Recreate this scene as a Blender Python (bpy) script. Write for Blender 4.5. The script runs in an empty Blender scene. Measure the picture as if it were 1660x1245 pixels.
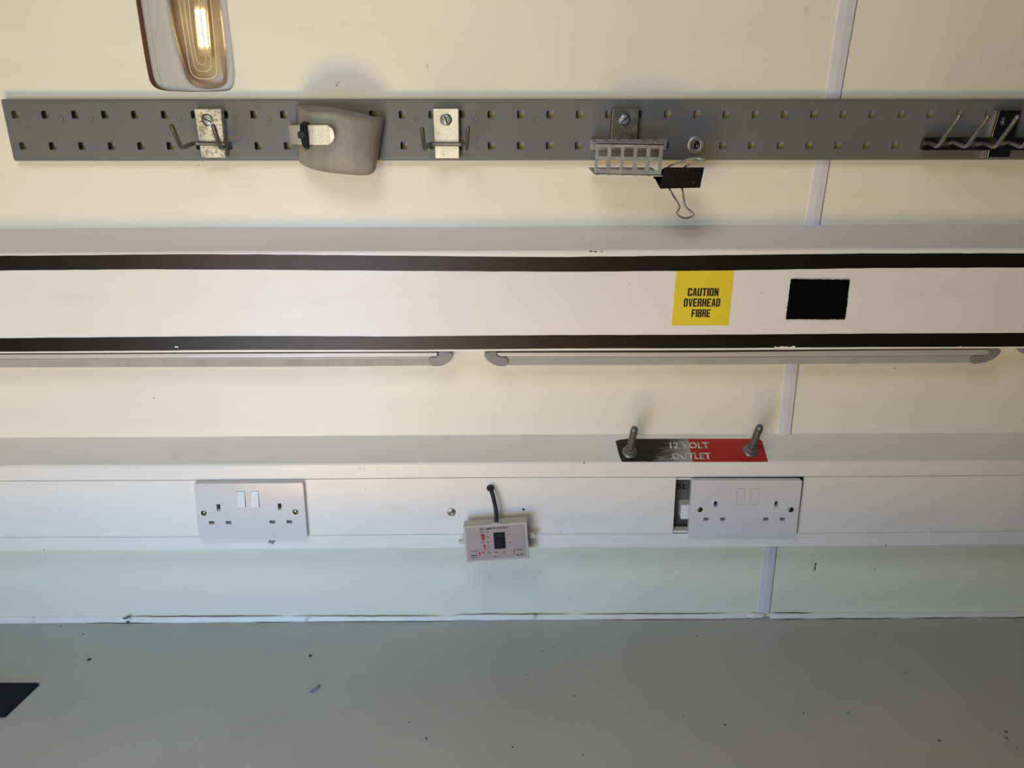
import bpy, bmesh, math, random
import numpy as np
from mathutils import Vector, Matrix
from mathutils.geometry import delaunay_2d_cdt
random.seed(4)
C = bpy.context.scene.collection
R = math.radians

# ------------------------------------------------------------------ camera
# wall surface is the plane y=0 (room towards -y), x right, z up, worktop surface z=0
IW, IH, F = 1660.0, 1245.0, 1250.0
CAM = Vector((0.0, -1.04, 0.795))
PITCH, YAW = R(20.5), R(0.8)
fwd = Vector((math.sin(YAW)*math.cos(PITCH), math.cos(YAW)*math.cos(PITCH), -math.sin(PITCH)))
rgt = Vector((math.cos(YAW), -math.sin(YAW), 0))
upv = rgt.cross(fwd)
cd = bpy.data.cameras.new('camera'); cam = bpy.data.objects.new('camera', cd); C.objects.link(cam)
cd.sensor_width = 36; cd.lens = F/IW*36; cd.clip_start = 0.01
cam.matrix_world = Matrix(((rgt.x, upv.x, -fwd.x, CAM.x), (rgt.y, upv.y, -fwd.y, CAM.y), (rgt.z, upv.z, -fwd.z, CAM.z), (0, 0, 0, 1)))
sc = bpy.context.scene; sc.camera = cam
sc.view_settings.view_transform = 'Standard'; sc.view_settings.look = 'None'
sc.view_settings.gamma = 1; sc.view_settings.exposure = 0.0; sc.view_settings.use_curve_mapping = False

# ------------------------------------------------------------------ light
w = bpy.data.worlds.new('world'); sc.world = w; w.use_nodes = True
w.node_tree.nodes['Background'].inputs[0].default_value = (0.9, 0.95, 1.0, 1)
w.node_tree.nodes['Background'].inputs[1].default_value = 0.02
def area(name, loc, target, sx, sy, color, power, spread=180):
    l = bpy.data.lights.new(name, 'AREA'); l.shape = 'RECTANGLE'; l.size = sx; l.size_y = sy
    l.color = color; l.energy = power; l.spread = R(spread)
    o = bpy.data.objects.new(name, l); C.objects.link(o); o.location = loc
    o.rotation_euler = (Vector(target)-Vector(loc)).to_track_quat('-Z', 'Y').to_euler()
    return o
# warm light thrown up off the sunlit floor by the open door
area('floor_bounce_light', (-0.35, -1.5, -0.6), (-0.3, 0, 0.6), 0.8, 0.4, (1.000, 0.650, 0.182), 11.000, 180)
# added warm fill, low and closer to the worktop edge
area('warm_fill_light', (-0.5, -1.15, -0.15), (-0.3, 0, 0.4), 0.5, 0.25, (1.000, 0.567, 0.075), 3.350, 180)
# added cool fill at worktop height, to turn the lower wall bluer
area('cool_fill_light', (-0.55, -1.05, 0.06), (-0.35, 0, 0.1), 0.5, 0.12, (0.188, 0.573, 1.000), 1.920, 130)
# cool daylight through the lower half of the doorway
area('low_doorway_light', (-0.5, -1.5, 0.25), (-0.3, 0, 0.3), 0.6, 0.4, (0.091, 0.345, 1.000), 6.600, 180)
# upper half of the doorway
area('doorway_light', (-0.6, -1.75, 0.55), (-0.35, 0, 0.45), 0.75, 0.7, (1.000, 0.804, 0.152), 7.360, 180)
# added overhead fill to balance the brightness, no known opening above
area('overhead_fill_light', (-0.3, -1.1, 1.6), (-0.2, 0, 0.3), 0.6, 0.5, (1.000, 0.971, 0.984), 6.664, 180)

# ------------------------------------------------------------------ projection helpers (take a measurement to its real plane)
def ray(u, v):
    return fwd*F + rgt*(u-IW/2) - upv*(v-IH/2)
def P(u, v, d=0.0):                      # on the vertical plane d metres in front of the wall
    r = ray(u, v); t = (-d-CAM.y)/r.y
    return CAM + r*t
def H(u, v, z=0.0):                      # on the horizontal plane z
    r = ray(u, v); t = (z-CAM.z)/r.z
    return CAM + r*t
def proj(p):
    q = Vector(p)-CAM; zc = q.dot(fwd)
    return (IW/2+F*q.dot(rgt)/zc, IH/2-F*q.dot(upv)/zc)
def zl(poly, x, d):                      # height of a long edge (measured as a polyline) above world x on plane d
    us = [p[0] for p in poly]; vs = [p[1] for p in poly]
    z = 0.4
    for _ in range(6):
        u, v = proj((x, -d, z)); vv = float(np.interp(u, us, vs)); z = P(u, vv, d).z
    return z
def zline(poly, xs, d, smooth=3):
    a = np.array([zl(poly, x, d) for x in xs])
    for _ in range(smooth):
        b = a.copy(); b[1:-1] = (a[:-2]+2*a[1:-1]+a[2:])/4; a = b
    return a

# ------------------------------------------------------------------ materials
def mat(name, color, rough=0.5, metal=0.0, var=0.0, vscale=8.0, bump=0.0, bscale=200.0, spec=0.5, stretch=None, rvar=0.0, dirt=None, spots=None, emit=None, coat=0):
    m = bpy.data.materials.new(name); m.use_nodes = True
    nt = m.node_tree; N = nt.nodes; L = nt.links; b = N['Principled BSDF']
    b.inputs['Roughness'].default_value = rough; b.inputs['Metallic'].default_value = metal
    b.inputs['Specular IOR Level'].default_value = spec; b.inputs['Coat Weight'].default_value = coat
    geo = N.new('ShaderNodeNewGeometry'); vec = geo.outputs['Position']
    if stretch:
        mp = N.new('ShaderNodeMapping'); mp.inputs['Scale'].default_value = stretch; L.new(vec, mp.inputs['Vector']); vec2 = mp.outputs[0]
    else: vec2 = vec
    col = None
    rgb = N.new('ShaderNodeRGB'); rgb.outputs[0].default_value = (*color, 1); col = rgb.outputs[0]
    def mixc(fac, a, bcol, mode='MIX'):
        mx = N.new('ShaderNodeMix'); mx.data_type = 'RGBA'; mx.blend_type = mode
        if isinstance(fac, float): mx.inputs[0].default_value = fac
        else: L.new(fac, mx.inputs[0])
        L.new(a, mx.inputs[6])
        if isinstance(bcol, tuple): mx.inputs[7].default_value = (*bcol, 1)
        else: L.new(bcol, mx.inputs[7])
        return mx.outputs[2]
    def noise(scale, detail=4, v=vec2, rr=0.55):
        n = N.new('ShaderNodeTexNoise'); n.inputs['Scale'].default_value = scale; n.inputs['Detail'].default_value = detail
        n.inputs['Roughness'].default_value = rr; L.new(v, n.inputs['Vector']); return n.outputs[0]
    def ramp(x, a, bb):
        mr = N.new('ShaderNodeMapRange'); mr.inputs[1].default_value = a; mr.inputs[2].default_value = bb; L.new(x, mr.inputs[0]); return mr.outputs[0]
    if var > 0:
        f = ramp(noise(vscale), 0.35, 0.65)
        col = mixc(f, col, tuple(c*(1-var) for c in color))
    if dirt:                                # (colour, scale, low, high, amount)
        dc, ds, lo, hi, am = dirt
        f = ramp(noise(ds, 6), lo, hi)
        mm = N.new('ShaderNodeMath'); mm.operation = 'MULTIPLY'; mm.inputs[1].default_value = am; L.new(f, mm.inputs[0])
        col = mixc(mm.outputs[0], col, dc)
    if spots:                               # (point, rx, ry, rz, colour, strength) marks of their own shape
        wob = noise(350.0, 3, vec)
        for (pt, rx, ry, rz, sc_, st) in spots:
            mp = N.new('ShaderNodeMapping'); mp.vector_type = 'POINT'
            mp.inputs['Location'].default_value = (-pt[0]/rx, -pt[1]/ry, -pt[2]/rz); mp.inputs['Scale'].default_value = (1/rx, 1/ry, 1/rz)
            L.new(vec, mp.inputs['Vector'])
            ln = N.new('ShaderNodeVectorMath'); ln.operation = 'LENGTH'; L.new(mp.outputs[0], ln.inputs[0])
            ad = N.new('ShaderNodeMath'); ad.operation = 'MULTIPLY_ADD'; ad.inputs[1].default_value = 2.2; L.new(wob, ad.inputs[0]); L.new(ln.outputs['Value'], ad.inputs[2])
            mr = N.new('ShaderNodeMapRange'); mr.inputs[1].default_value = 2.35; mr.inputs[2].default_value = 1.7; mr.inputs[3].default_value = 0; mr.inputs[4].default_value = st
            L.new(ad.outputs[0], mr.inputs[0])
            col = mixc(mr.outputs[0], col, sc_)
    L.new(col, b.inputs['Base Color'])
    if rvar > 0:
        f = N.new('ShaderNodeMapRange'); f.inputs[1].default_value = 0.3; f.inputs[2].default_value = 0.7
        f.inputs[3].default_value = max(0.02, rough-rvar); f.inputs[4].default_value = rough+rvar
        L.new(noise(vscale*2.3), f.inputs[0]); L.new(f.outputs[0], b.inputs['Roughness'])
    if bump > 0:
        bp = N.new('ShaderNodeBump'); bp.inputs['Strength'].default_value = bump; bp.inputs['Distance'].default_value = 0.001
        L.new(noise(bscale, 3), bp.inputs['Height']); L.new(bp.outputs[0], b.inputs['Normal'])
    if emit:
        b.inputs['Emission Color'].default_value = (*emit[0], 1); b.inputs['Emission Strength'].default_value = emit[1]
    return m

def wspot(u, v, ru, rv, col=(0.10, 0.09, 0.08), st=0.9):
    p = P(u, v, 0); k = 1250/1.05
    return (p, ru/k, 0.05, rv/k, col, st)
def tspot(u, v, ru, rv, col=(0.02, 0.02, 0.02), st=1.0, d=0.045):
    p = P(u, v, d); k = 1250/1.02
    return (p, ru/k, 0.004, rv/k, col, st)
def hspot(u, v, ru, rv, col=(0.03, 0.03, 0.03), st=1.0):
    p = H(u, v, 0); k = 1250/1.1
    return (p, ru/k, rv/k*1.7, 0.01, col, st)

M = {}
M['wall'] = mat('cream_wall_laminate', (0.825, 0.785, 0.66), 0.42, var=0.035, vscale=3.5, stretch=(1, 1, 3.0), bump=0.05, bscale=9, rvar=0.05,
    dirt=((0.72, 0.66, 0.52), 5.5, 0.55, 0.75, 0.30),
    spots=[wspot(1322, 914.5, 3, 2.2, (0.05, 0.05, 0.05), 1.0), wspot(1321, 921, 2.0, 6.5, (0.08, 0.08, 0.08), 1.0), wspot(1418, 922, 1.3, 1.3), wspot(1450, 597, 1.5, 1.5), wspot(249, 645, 1.3, 1.3),
           wspot(546, 138, 1.2, 1.6), wspot(549, 134, 1, 1), wspot(693, 107, 1.2, 3, (0.4, 0.35, 0.26), 0.6), wspot(1307, 18, 3, 6, (0.5, 0.46, 0.35), 0.4),
           wspot(322, 268, 2, 1, (0.4, 0.3, 0.2), 0.7), wspot(924, 972, 2, 1.2, (0.3, 0.3, 0.3), 0.6), wspot(718, 959, 1.2, 1, (0.3, 0.3, 0.3), 0.5), wspot(678, 991, 1.2, 1.6, (0.35, 0.35, 0.35), 0.6),
           wspot(376, 78, 3, 16, (0.62, 0.54, 0.40), 0.5)])
M['ply'] = mat('raw_plywood_edge', (0.36, 0.19, 0.08), 0.7, var=0.3, vscale=60)
M['strip'] = mat('white_joint_strip', (0.72, 0.695, 0.75), 0.35, var=0.03)
M['pvc'] = mat('white_pvc_trunking', (0.80, 0.775, 0.75), 0.33, var=0.03, vscale=5, stretch=(1, 1, 3), bump=0.03, bscale=14, rvar=0.05,
    dirt=((0.60, 0.56, 0.50), 9.0, 0.60, 0.80, 0.35),
    spots=[tspot(584, 760, 1.0, 3, (0.3, 0.27, 0.25), 0.7), tspot(590, 761, 0.8, 3, (0.3, 0.27, 0.25), 0.7), tspot(612, 761, 1.0, 1.6, (0.3, 0.27, 0.25), 0.7), tspot(947, 750, 1.2, 2.6, (0.1, 0.1, 0.1), 0.8, 0.044),
           tspot(908.6, 862, 1.5, 1.2, (0.1, 0.1, 0.1), 0.7), tspot(1436, 884, 2, 1), tspot(1509, 857.5, 1.6, 1.3, (0.15, 0.15, 0.15), 0.8), tspot(71, 892, 1.6, 1.3), tspot(958, 407.5, 3, 1), tspot(965, 408, 4, 1), tspot(975, 407.6, 2, .8),
           tspot(1235, 475, 5, 1.2, (0.5, 0.46, 0.42), 0.6), tspot(1020, 460, 1.0, 1.5, (0.2, 0.2, 0.2), 0.6), tspot(592, 793, 1, 1.4, (0.3, 0.3, 0.3), 0.6), tspot(595, 448, 1, 1, (0.4, 0.3, 0.2), 0.6)])
M['tape'] = mat('black_tape', (0.006, 0.006, 0.006), 0.38, spec=0.55, var=0.2, vscale=12, bump=0.02, bscale=60)
M['tape'].node_tree.nodes['Principled BSDF'].inputs['Specular Tint'].default_value = (1.0, 0.78, 0.62, 1)  # warm reflected light put into the sheen colour
M['rail'] = mat('grey_powder_coated_steel', (0.155, 0.155, 0.160), 0.42, var=0.10, vscale=6, bump=0.10, bscale=900, rvar=0.06, spec=0.4)
M['zinc'] = mat('worn_zinc_plate', (0.88, 0.83, 0.71), 0.42, 0.40, var=0.12, vscale=90, bump=0.25, bscale=420, rvar=0.08,
    dirt=((0.28, 0.23, 0.14), 330, 0.60, 0.70, 0.7))
M['zinc_pitted'] = mat('pitted_zinc_plate', (0.74, 0.69, 0.57), 0.42, 0.40, var=0.30, vscale=70, bump=0.35, bscale=420, rvar=0.08,
    dirt=((0.22, 0.17, 0.10), 300, 0.50, 0.62, 0.8))
M['zinc_mid'] = mat('scratched_dark_zinc', (0.30, 0.30, 0.30), 0.35, 0.85, var=0.25, vscale=60, bump=0.15, bscale=500, rvar=0.1, dirt=((0.6, 0.6, 0.6), 140, 0.62, 0.7, 0.5))
M['zinc_dull'] = mat('dull_galvanised_steel', (0.46, 0.46, 0.45), 0.42, 0.55, var=0.30, vscale=120, bump=0.15, bscale=500, rvar=0.08)
M['dark_wire'] = mat('dark_zinc_wire', (0.17, 0.165, 0.15), 0.38, 0.75, var=0.3, vscale=150, rvar=0.08)
M['wire_grey'] = mat('grey_zinc_wire', (0.30, 0.30, 0.29), 0.35, 0.8, var=0.3, vscale=150)
M['dark_steel'] = mat('dark_chromed_steel', (0.22, 0.22, 0.20), 0.22, 1.0, var=0.3, vscale=80, bump=0.1, bscale=300, rvar=0.06)
M['chrome'] = mat('bright_steel', (0.40, 0.40, 0.39), 0.32, 1.0, var=0.15, vscale=200)
M['bolt'] = mat('grey_zinc_bolt', (0.26, 0.26, 0.26), 0.45, 0.7, var=0.35, vscale=300, bump=0.2, bscale=800)
M['cup'] = mat('cloudy_beige_plastic', (0.33, 0.305, 0.25), 0.52, spec=0.35, var=0.16, vscale=35, stretch=(2, 1, 0.6), bump=0.06, bscale=60, rvar=0.08,
    dirt=((0.16, 0.12, 0.07), 45, 0.60, 0.78, 0.5))
M['cup'].node_tree.nodes['Principled BSDF'].inputs['Subsurface Weight'].default_value = 0.15
M['cup'].node_tree.nodes['Principled BSDF'].inputs['Subsurface Radius'].default_value = (0.01, 0.008, 0.005)
M['black_plastic'] = mat('black_plastic', (0.008, 0.008, 0.009), 0.5, spec=0.25, var=0.2, vscale=80)
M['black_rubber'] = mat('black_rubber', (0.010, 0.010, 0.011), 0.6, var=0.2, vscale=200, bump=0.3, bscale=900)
M['felt'] = mat('black_hook_felt', (0.0035, 0.0035, 0.0038), 0.95, spec=0.05, var=0.3, vscale=600, bump=0.8, bscale=1800)
M['clip'] = mat('chipped_black_enamel', (0.006, 0.006, 0.006), 0.45, spec=0.25, var=0.3, vscale=120, dirt=((0.16, 0.13, 0.10), 260, 0.62, 0.75, 0.7), bump=0.1, bscale=500)
M['yellow'] = mat('yellow_vinyl', (0.78, 0.62, 0.035), 0.4, var=0.05, vscale=30)
M['ink'] = mat('black_print', (0.008, 0.007, 0.006), 0.5)
M['alu'] = mat('satin_aluminium', (0.60, 0.575, 0.55), 0.48, 0.25, var=0.08, vscale=10, stretch=(.2, 1, 5), rvar=0.05)
M['diff'] = mat('frosted_ribbed_diffuser', (0.40, 0.40, 0.385), 0.25, var=0.12, vscale=30, stretch=(1, 1, .3), bump=0.15, bscale=300)
M['cap'] = mat('grey_plastic_cap', (0.22, 0.215, 0.215), 0.4, var=0.08, vscale=40)
M['socket'] = mat('white_urea_plastic', (0.66, 0.645, 0.665), 0.16, var=0.02, vscale=12, spec=0.55)
M['socket_in'] = mat('grey_shutter_plastic', (0.13, 0.125, 0.13), 0.5)
M['rocker'] = mat('white_rocker_plastic', (0.64, 0.63, 0.635), 0.3, dirt=((0.35, 0.33, 0.32), 130, 0.58, 0.75, 0.5))
M['dark'] = mat('dark_cavity', (0.012, 0.012, 0.012), 0.9)
M['inner'] = mat('grey_inner_box', (0.16, 0.16, 0.165), 0.45, var=0.35, vscale=35)
M['whiteblock'] = mat('white_nylon', (0.75, 0.75, 0.74), 0.4)
M['worktop'] = mat('grey_worktop_laminate', (0.455, 0.455, 0.44), 0.36, var=0.05, vscale=3, bump=0.04, bscale=500, rvar=0.05, spec=0.5,
    dirt=((0.38, 0.375, 0.355), 6, 0.5, 0.75, 0.35),
    spots=[hspot(*a) for a in ((1524, 1201, 2.6, 1.4), (1631, 1186, 3.2, 1.4), (1632, 1196, 1.2, 3), (1176, 1175, 1.6, 1.2), (1107, 1159.5, 1.2, 1.1), (931, 1128, 1.6, 1.2), (691, 1197, 1.8, 1.8), (831, 1211, 1.2, 1.2),
        (879, 1055, 1.1, 1), (897, 1048, 1.1, 1), (855, 1094, 1.2, 1.2), (1130, 1031, 1.3, 1.1), (1303, 1156, 1.3, 1), (1375, 1155, 1.3, 1), (945, 1224, 1.3, 1), (1648, 1213, 1.2, 1), (663, 1171, 1.2, 1), (1466, 1091, 1.2, 1), (99, 1015, 1.8, .8), (135, 1028, 1.4, 1))])
M['seal'] = mat('white_sealant', (0.78, 0.77, 0.74), 0.45, var=0.06, vscale=30, bump=0.3, bscale=60, dirt=((0.12, 0.11, 0.10), 30, 0.66, 0.76, 0.8))
M['mat'] = mat('black_foam_pad', (0.009, 0.009, 0.014), 0.8, bump=0.4, bscale=1500, spec=0.2)
M['remote'] = mat('beige_remote_plastic', (0.50, 0.485, 0.42), 0.4, var=0.08, vscale=60, dirt=((0.25, 0.22, 0.17), 80, 0.60, 0.80, 0.5))
M['remote_face'] = mat('grey_pink_face_label', (0.38, 0.325, 0.315), 0.35, var=0.03, vscale=50)
M['red'] = mat('red_print', (0.36, 0.02, 0.03), 0.45)
M['ledoff'] = mat('unlit_led_lens', (0.30, 0.15, 0.14), 0.25)
M['bezel'] = mat('white_grey_bezel_plastic', (0.50, 0.50, 0.47), 0.34, var=0.04, vscale=15)
M['housing'] = mat('silver_reflector', (0.62, 0.54, 0.45), 0.38, 0.25, var=0.08, vscale=60)
M['board'] = mat('led_board', (0.62, 0.52, 0.38), 0.5)
M['led'] = mat('lit_led_strip', (1, 1, 1), 0.5, emit=((1.0, 0.78, 0.46), 13.0))
M['chip'] = mat('led_chip_dots', (0.5, 0.45, 0.35), 0.5, emit=((1.0, 0.85, 0.62), 0.75))
M['ridge'] = mat('clear_ridge_plastic', (0.86, 0.80, 0.66), 0.15, spec=0.7)
M['letter'] = mat('worn_silver_lettering', (0.62, 0.60, 0.58), 0.4, var=0.15, vscale=150)
M['crack'] = mat('dirty_crack', (0.05, 0.048, 0.045), 0.9)
M['flake'] = mat('grey_lilac_flake', (0.22, 0.215, 0.25), 0.45)
M['crumb'] = mat('black_crumb', (0.006, 0.005, 0.005), 0.6)
M['grey_line'] = mat('grey_line', (0.25, 0.24, 0.23), 0.6)

def lens_mat():
    m = bpy.data.materials.new('clear_lens'); m.use_nodes = True; nt = m.node_tree; nt.nodes.clear()
    o = nt.nodes.new('ShaderNodeOutputMaterial'); t = nt.nodes.new('ShaderNodeBsdfTransparent'); g = nt.nodes.new('ShaderNodeBsdfGlossy'); x = nt.nodes.new('ShaderNodeMixShader')
    t.inputs[0].default_value = (0.90, 0.87, 0.83, 1); g.inputs[1].default_value = 0.2; x.inputs[0].default_value = 0.05
    nt.links.new(t.outputs[0], x.inputs[1]); nt.links.new(g.outputs[0], x.inputs[2]); nt.links.new(x.outputs[0], o.inputs[0]); return m
M['lens'] = lens_mat()

# ------------------------------------------------------------------ mesh helpers
def tag(o, label=None, cat=None, group=None, kind=None):
    if label: o['label'] = label
    if cat: o['category'] = cat
    if group: o['group'] = group
    if kind: o['kind'] = kind
    return o
WL = {}
def build(name, vf, m, parent=None, bevel=0, segs=2, smooth=False, origin=None, mats=None, fmat=None, subsurf=0, recalc=True):
    verts, faces = vf
    verts = [Vector(v) for v in verts]
    if parent is not None: og = WL[parent.name]
    elif origin is not None: og = Vector(origin)
    else:
        xs = [v.x for v in verts]; ys = [v.y for v in verts]; zs = [v.z for v in verts]
        og = Vector(((min(xs)+max(xs))/2, (min(ys)+max(ys))/2, (min(zs)+max(zs))/2))
    me = bpy.data.meshes.new(name); me.from_pydata([tuple(v-og) for v in verts], [], faces)
    me.materials.append(m)
    if mats:
        for q in mats: me.materials.append(q)
    if fmat:
        for i, k in fmat.items(): me.polygons[i].material_index = k
    if recalc:
        bm = bmesh.new(); bm.from_mesh(me); bmesh.ops.recalc_face_normals(bm, faces=bm.faces[:]); bm.to_mesh(me); bm.free()
    if smooth: me.polygons.foreach_set('use_smooth', [True]*len(me.polygons))
    me.update()
    o = bpy.data.objects.new(name, me); C.objects.link(o)
    if parent is not None: o.parent = parent
    else: o.location = og
    WL[o.name] = og
    if bevel > 0:
        b = o.modifiers.new('bevel', 'BEVEL'); b.width = bevel; b.segments = segs; b.limit_method = 'ANGLE'; b.angle_limit = R(35)
        b.harden_normals = True
    if subsurf:
        s = o.modifiers.new('sub', 'SUBSURF'); s.levels = subsurf; s.render_levels = subsurf
    return o
def empty(name, loc, label, cat, group=None):
    o = bpy.data.objects.new(name, None); C.objects.link(o); o.location = loc; o.empty_display_size = 0.02
    WL[o.name] = Vector(loc); return tag(o, label, cat, group)
def merge(*vfs):
    V, Fc = [], []
    for v, f in vfs:
        n = len(V); V += list(v); Fc += [tuple(i+n for i in q) for q in f]
    return V, Fc
def inside(pt, poly):
    x, y = pt; c = False; n = len(poly)
    for i in range(n):
        x1, y1 = poly[i]; x2, y2 = poly[i-1]
        if (y1 > y) != (y2 > y) and x < (x2-x1)*(y-y1)/(y2-y1)+x1: c = not c
    return c
def plate2d(outer, holes, fn_front, fn_back):
    """solid plate from 2-D outline with holes; the two functions take (a,b) to 3-D"""
    pts = [Vector(p) for p in outer]; edges = [(i, (i+1) % len(outer)) for i in range(len(outer))]
    loops = [list(range(len(outer)))]
    for h in holes:
        n = len(pts); pts += [Vector(p) for p in h]; k = len(h)
        edges += [(n+i, n+(i+1) % k) for i in range(k)]; loops.append(list(range(n, n+k)))
    vo, eo, fo, ov, oe, of = delaunay_2d_cdt(pts, edges, [], 1, 1e-9)
    tri = []
    for f in fo:
        c = sum((vo[i] for i in f), Vector((0, 0)))/len(f); cc = (c.x, c.y)
        if not inside(cc, outer): continue
        if any(inside(cc, h) for h in holes): continue
        tri.append(tuple(f))
    n = len(vo)
    V = [fn_front(v.x, v.y) for v in vo]+[fn_back(v.x, v.y) for v in vo]
    back = {}
    for i, src in enumerate(ov):
        for s in src: back[s] = i
    Fc = list(tri)+[tuple(reversed([i+n for i in t])) for t in tri]
    nside = len(Fc)
    for lp in loops:
        k = len(lp)
        for i in range(k):
            a, b = back[lp[i]], back[lp[(i+1) % k]]
            Fc.append((a, b, b+n, a+n))
    return V, Fc, nside
def prism_px(px, d0, d1, holes=()):
    """solid whose front outline, measured in the photo, lies d1 off the wall and that goes back to d0"""
    o = [(P(u, v, d1).x, P(u, v, d1).z) for u, v in px]
    hs = [[(P(u, v, d1).x, P(u, v, d1).z) for u, v in h] for h in holes]
    V, Fc, _ = plate2d(o, hs, lambda a, b: Vector((a, -d1, b)), lambda a, b: Vector((a, -d0, b)))
    return V, Fc
def box(x0, x1, y0, y1, z0, z1):
    V = [(x, y, z) for x in (x0, x1) for y in (y0, y1) for z in (z0, z1)]
    return V, [(0, 1, 3, 2), (4, 6, 7, 5), (0, 4, 5, 1), (2, 3, 7, 6), (0, 2, 6, 4), (1, 5, 7, 3)]
def loft(rings, closed=True, caps=True):
    n = len(rings[0]); V = [p for r in rings for p in r]; Fc = []
    for i in range(len(rings)-1):
        for j in range(n if closed else n-1):
            k = (j+1) % n
            Fc.append((i*n+j, i*n+k, (i+1)*n+k, (i+1)*n+j))
    if caps and closed:
        Fc.append(tuple(reversed(range(n)))); Fc.append(tuple(range((len(rings)-1)*n, len(rings)*n)))
    return V, Fc
def fillet(path, r, k=5):
    path = [Vector(p) for p in path]; out = [path[0]]
    for i in range(1, len(path)-1):
        a, b, c = path[i-1], path[i], path[i+1]
        ra = min(r, (a-b).length*0.45); rc = min(r, (c-b).length*0.45)
        p0 = b+(a-b).normalized()*ra; p2 = b+(c-b).normalized()*rc
        for j in range(k+1):
            t = j/k; out.append(p0*(1-t)**2+b*2*t*(1-t)+p2*t*t)
    out.append(path[-1]); return out
def tube(path, r, n=12, fil=0.0, round_end=True):
    if fil: path = fillet(path, fil)
    path = [Vector(p) for p in path]; rings = []; rad = r if isinstance(r, list) else None; r = r[0] if rad else r
    t = (path[1]-path[0]).normalized(); u = t.orthogonal().normalized()
    for i, p in enumerate(path):
        if i == 0: tt = (path[1]-path[0]).normalized()
        elif i == len(path)-1: tt = (path[-1]-path[-2]).normalized()
        else: tt = ((path[i+1]-p).normalized()+(p-path[i-1]).normalized()).normalized()
        u = (u-tt*u.dot(tt)).normalized(); w_ = tt.cross(u)
        def ring(c, rr): return [c+(u*math.cos(2*math.pi*k/n)+w_*math.sin(2*math.pi*k/n))*rr for k in range(n)]
        if i == 0 and round_end:
            rings.append(ring(p-tt*r*0.6, r*0.45)); rings.append(ring(p-tt*r*0.35, r*0.8))
        if rad: r = rad[i]
        rings.append(ring(p, r))
        if i == len(path)-1 and round_end:
            rings.append(ring(p+tt*r*0.35, r*0.8)); rings.append(ring(p+tt*r*0.6, r*0.45))
    return loft(rings)
def lathe(profile, c, axis, n=28, rot=0.0):
    a = Vector(axis).normalized(); u = a.orthogonal().normalized()
    if abs(a.y) > 0.9: u = Vector((1, 0, 0)); u = (u-a*u.dot(a)).normalized()
    v = a.cross(u); c = Vector(c)
    rings = [[c+a*h+(u*math.cos(2*math.pi*k/n+rot)+v*math.sin(2*math.pi*k/n+rot))*max(r, 1e-5) for k in range(n)] for r, h in profile]
    return loft(rings)
def smooth_path(pts, sub=6):
    pts = [Vector(p) for p in pts]; out = []
    q = [pts[0]*2-pts[1]]+pts+[pts[-1]*2-pts[-2]]
    for i in range(1, len(q)-2):
        for j in range(sub):
            t = j/sub; a, b, c, d = q[i-1], q[i], q[i+1], q[i+2]
            out.append(0.5*((2*b)+(c-a)*t+(2*a-5*b+4*c-d)*t*t+(3*b-3*c+d-a)*t**3))
    out.append(pts[-1]); return out
def chaikin(px, it=2):
    for _ in range(it):
        o = []
        for i in range(len(px)):
            a, b = px[i], px[(i+1) % len(px)]
            o += [(a[0]*.75+b[0]*.25, a[1]*.75+b[1]*.25), (a[0]*.25+b[0]*.75, a[1]*.25+b[1]*.75)]
        px = o
    return px
def chaikin_corners(px, r):
    out = []; n = len(px)
    for i in range(n):
        a, b, c = Vector(px[i-1]), Vector(px[i]), Vector(px[(i+1) % n])
        p0 = b+(a-b).normalized()*r; p2 = b+(c-b).normalized()*r
        for j in range(5):
            t = j/4; q = p0*(1-t)**2+b*2*t*(1-t)+p2*t*t; out.append((q.x, q.y))
    return out
def resample(px, n):
    px = list(px)+[px[0]]; L = [0]
    for i in range(len(px)-1): L.append(L[-1]+math.dist(px[i], px[i+1]))
    xs = [p[0] for p in px]; ys = [p[1] for p in px]
    return [(float(np.interp(L[-1]*k/n, L, xs)), float(np.interp(L[-1]*k/n, L, ys))) for k in range(n)]
def rrect(x0, x1, y0, y1, r, k=3):
    o = []
    for cx, cy, a0 in ((x1-r, y1-r, 0), (x0+r, y1-r, 90), (x0+r, y0+r, 180), (x1-r, y0+r, 270)):
        for j in range(k+1):
            a = R(a0+90*j/k); o.append((cx+r*math.cos(a), cy+r*math.sin(a)))
    return o
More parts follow.
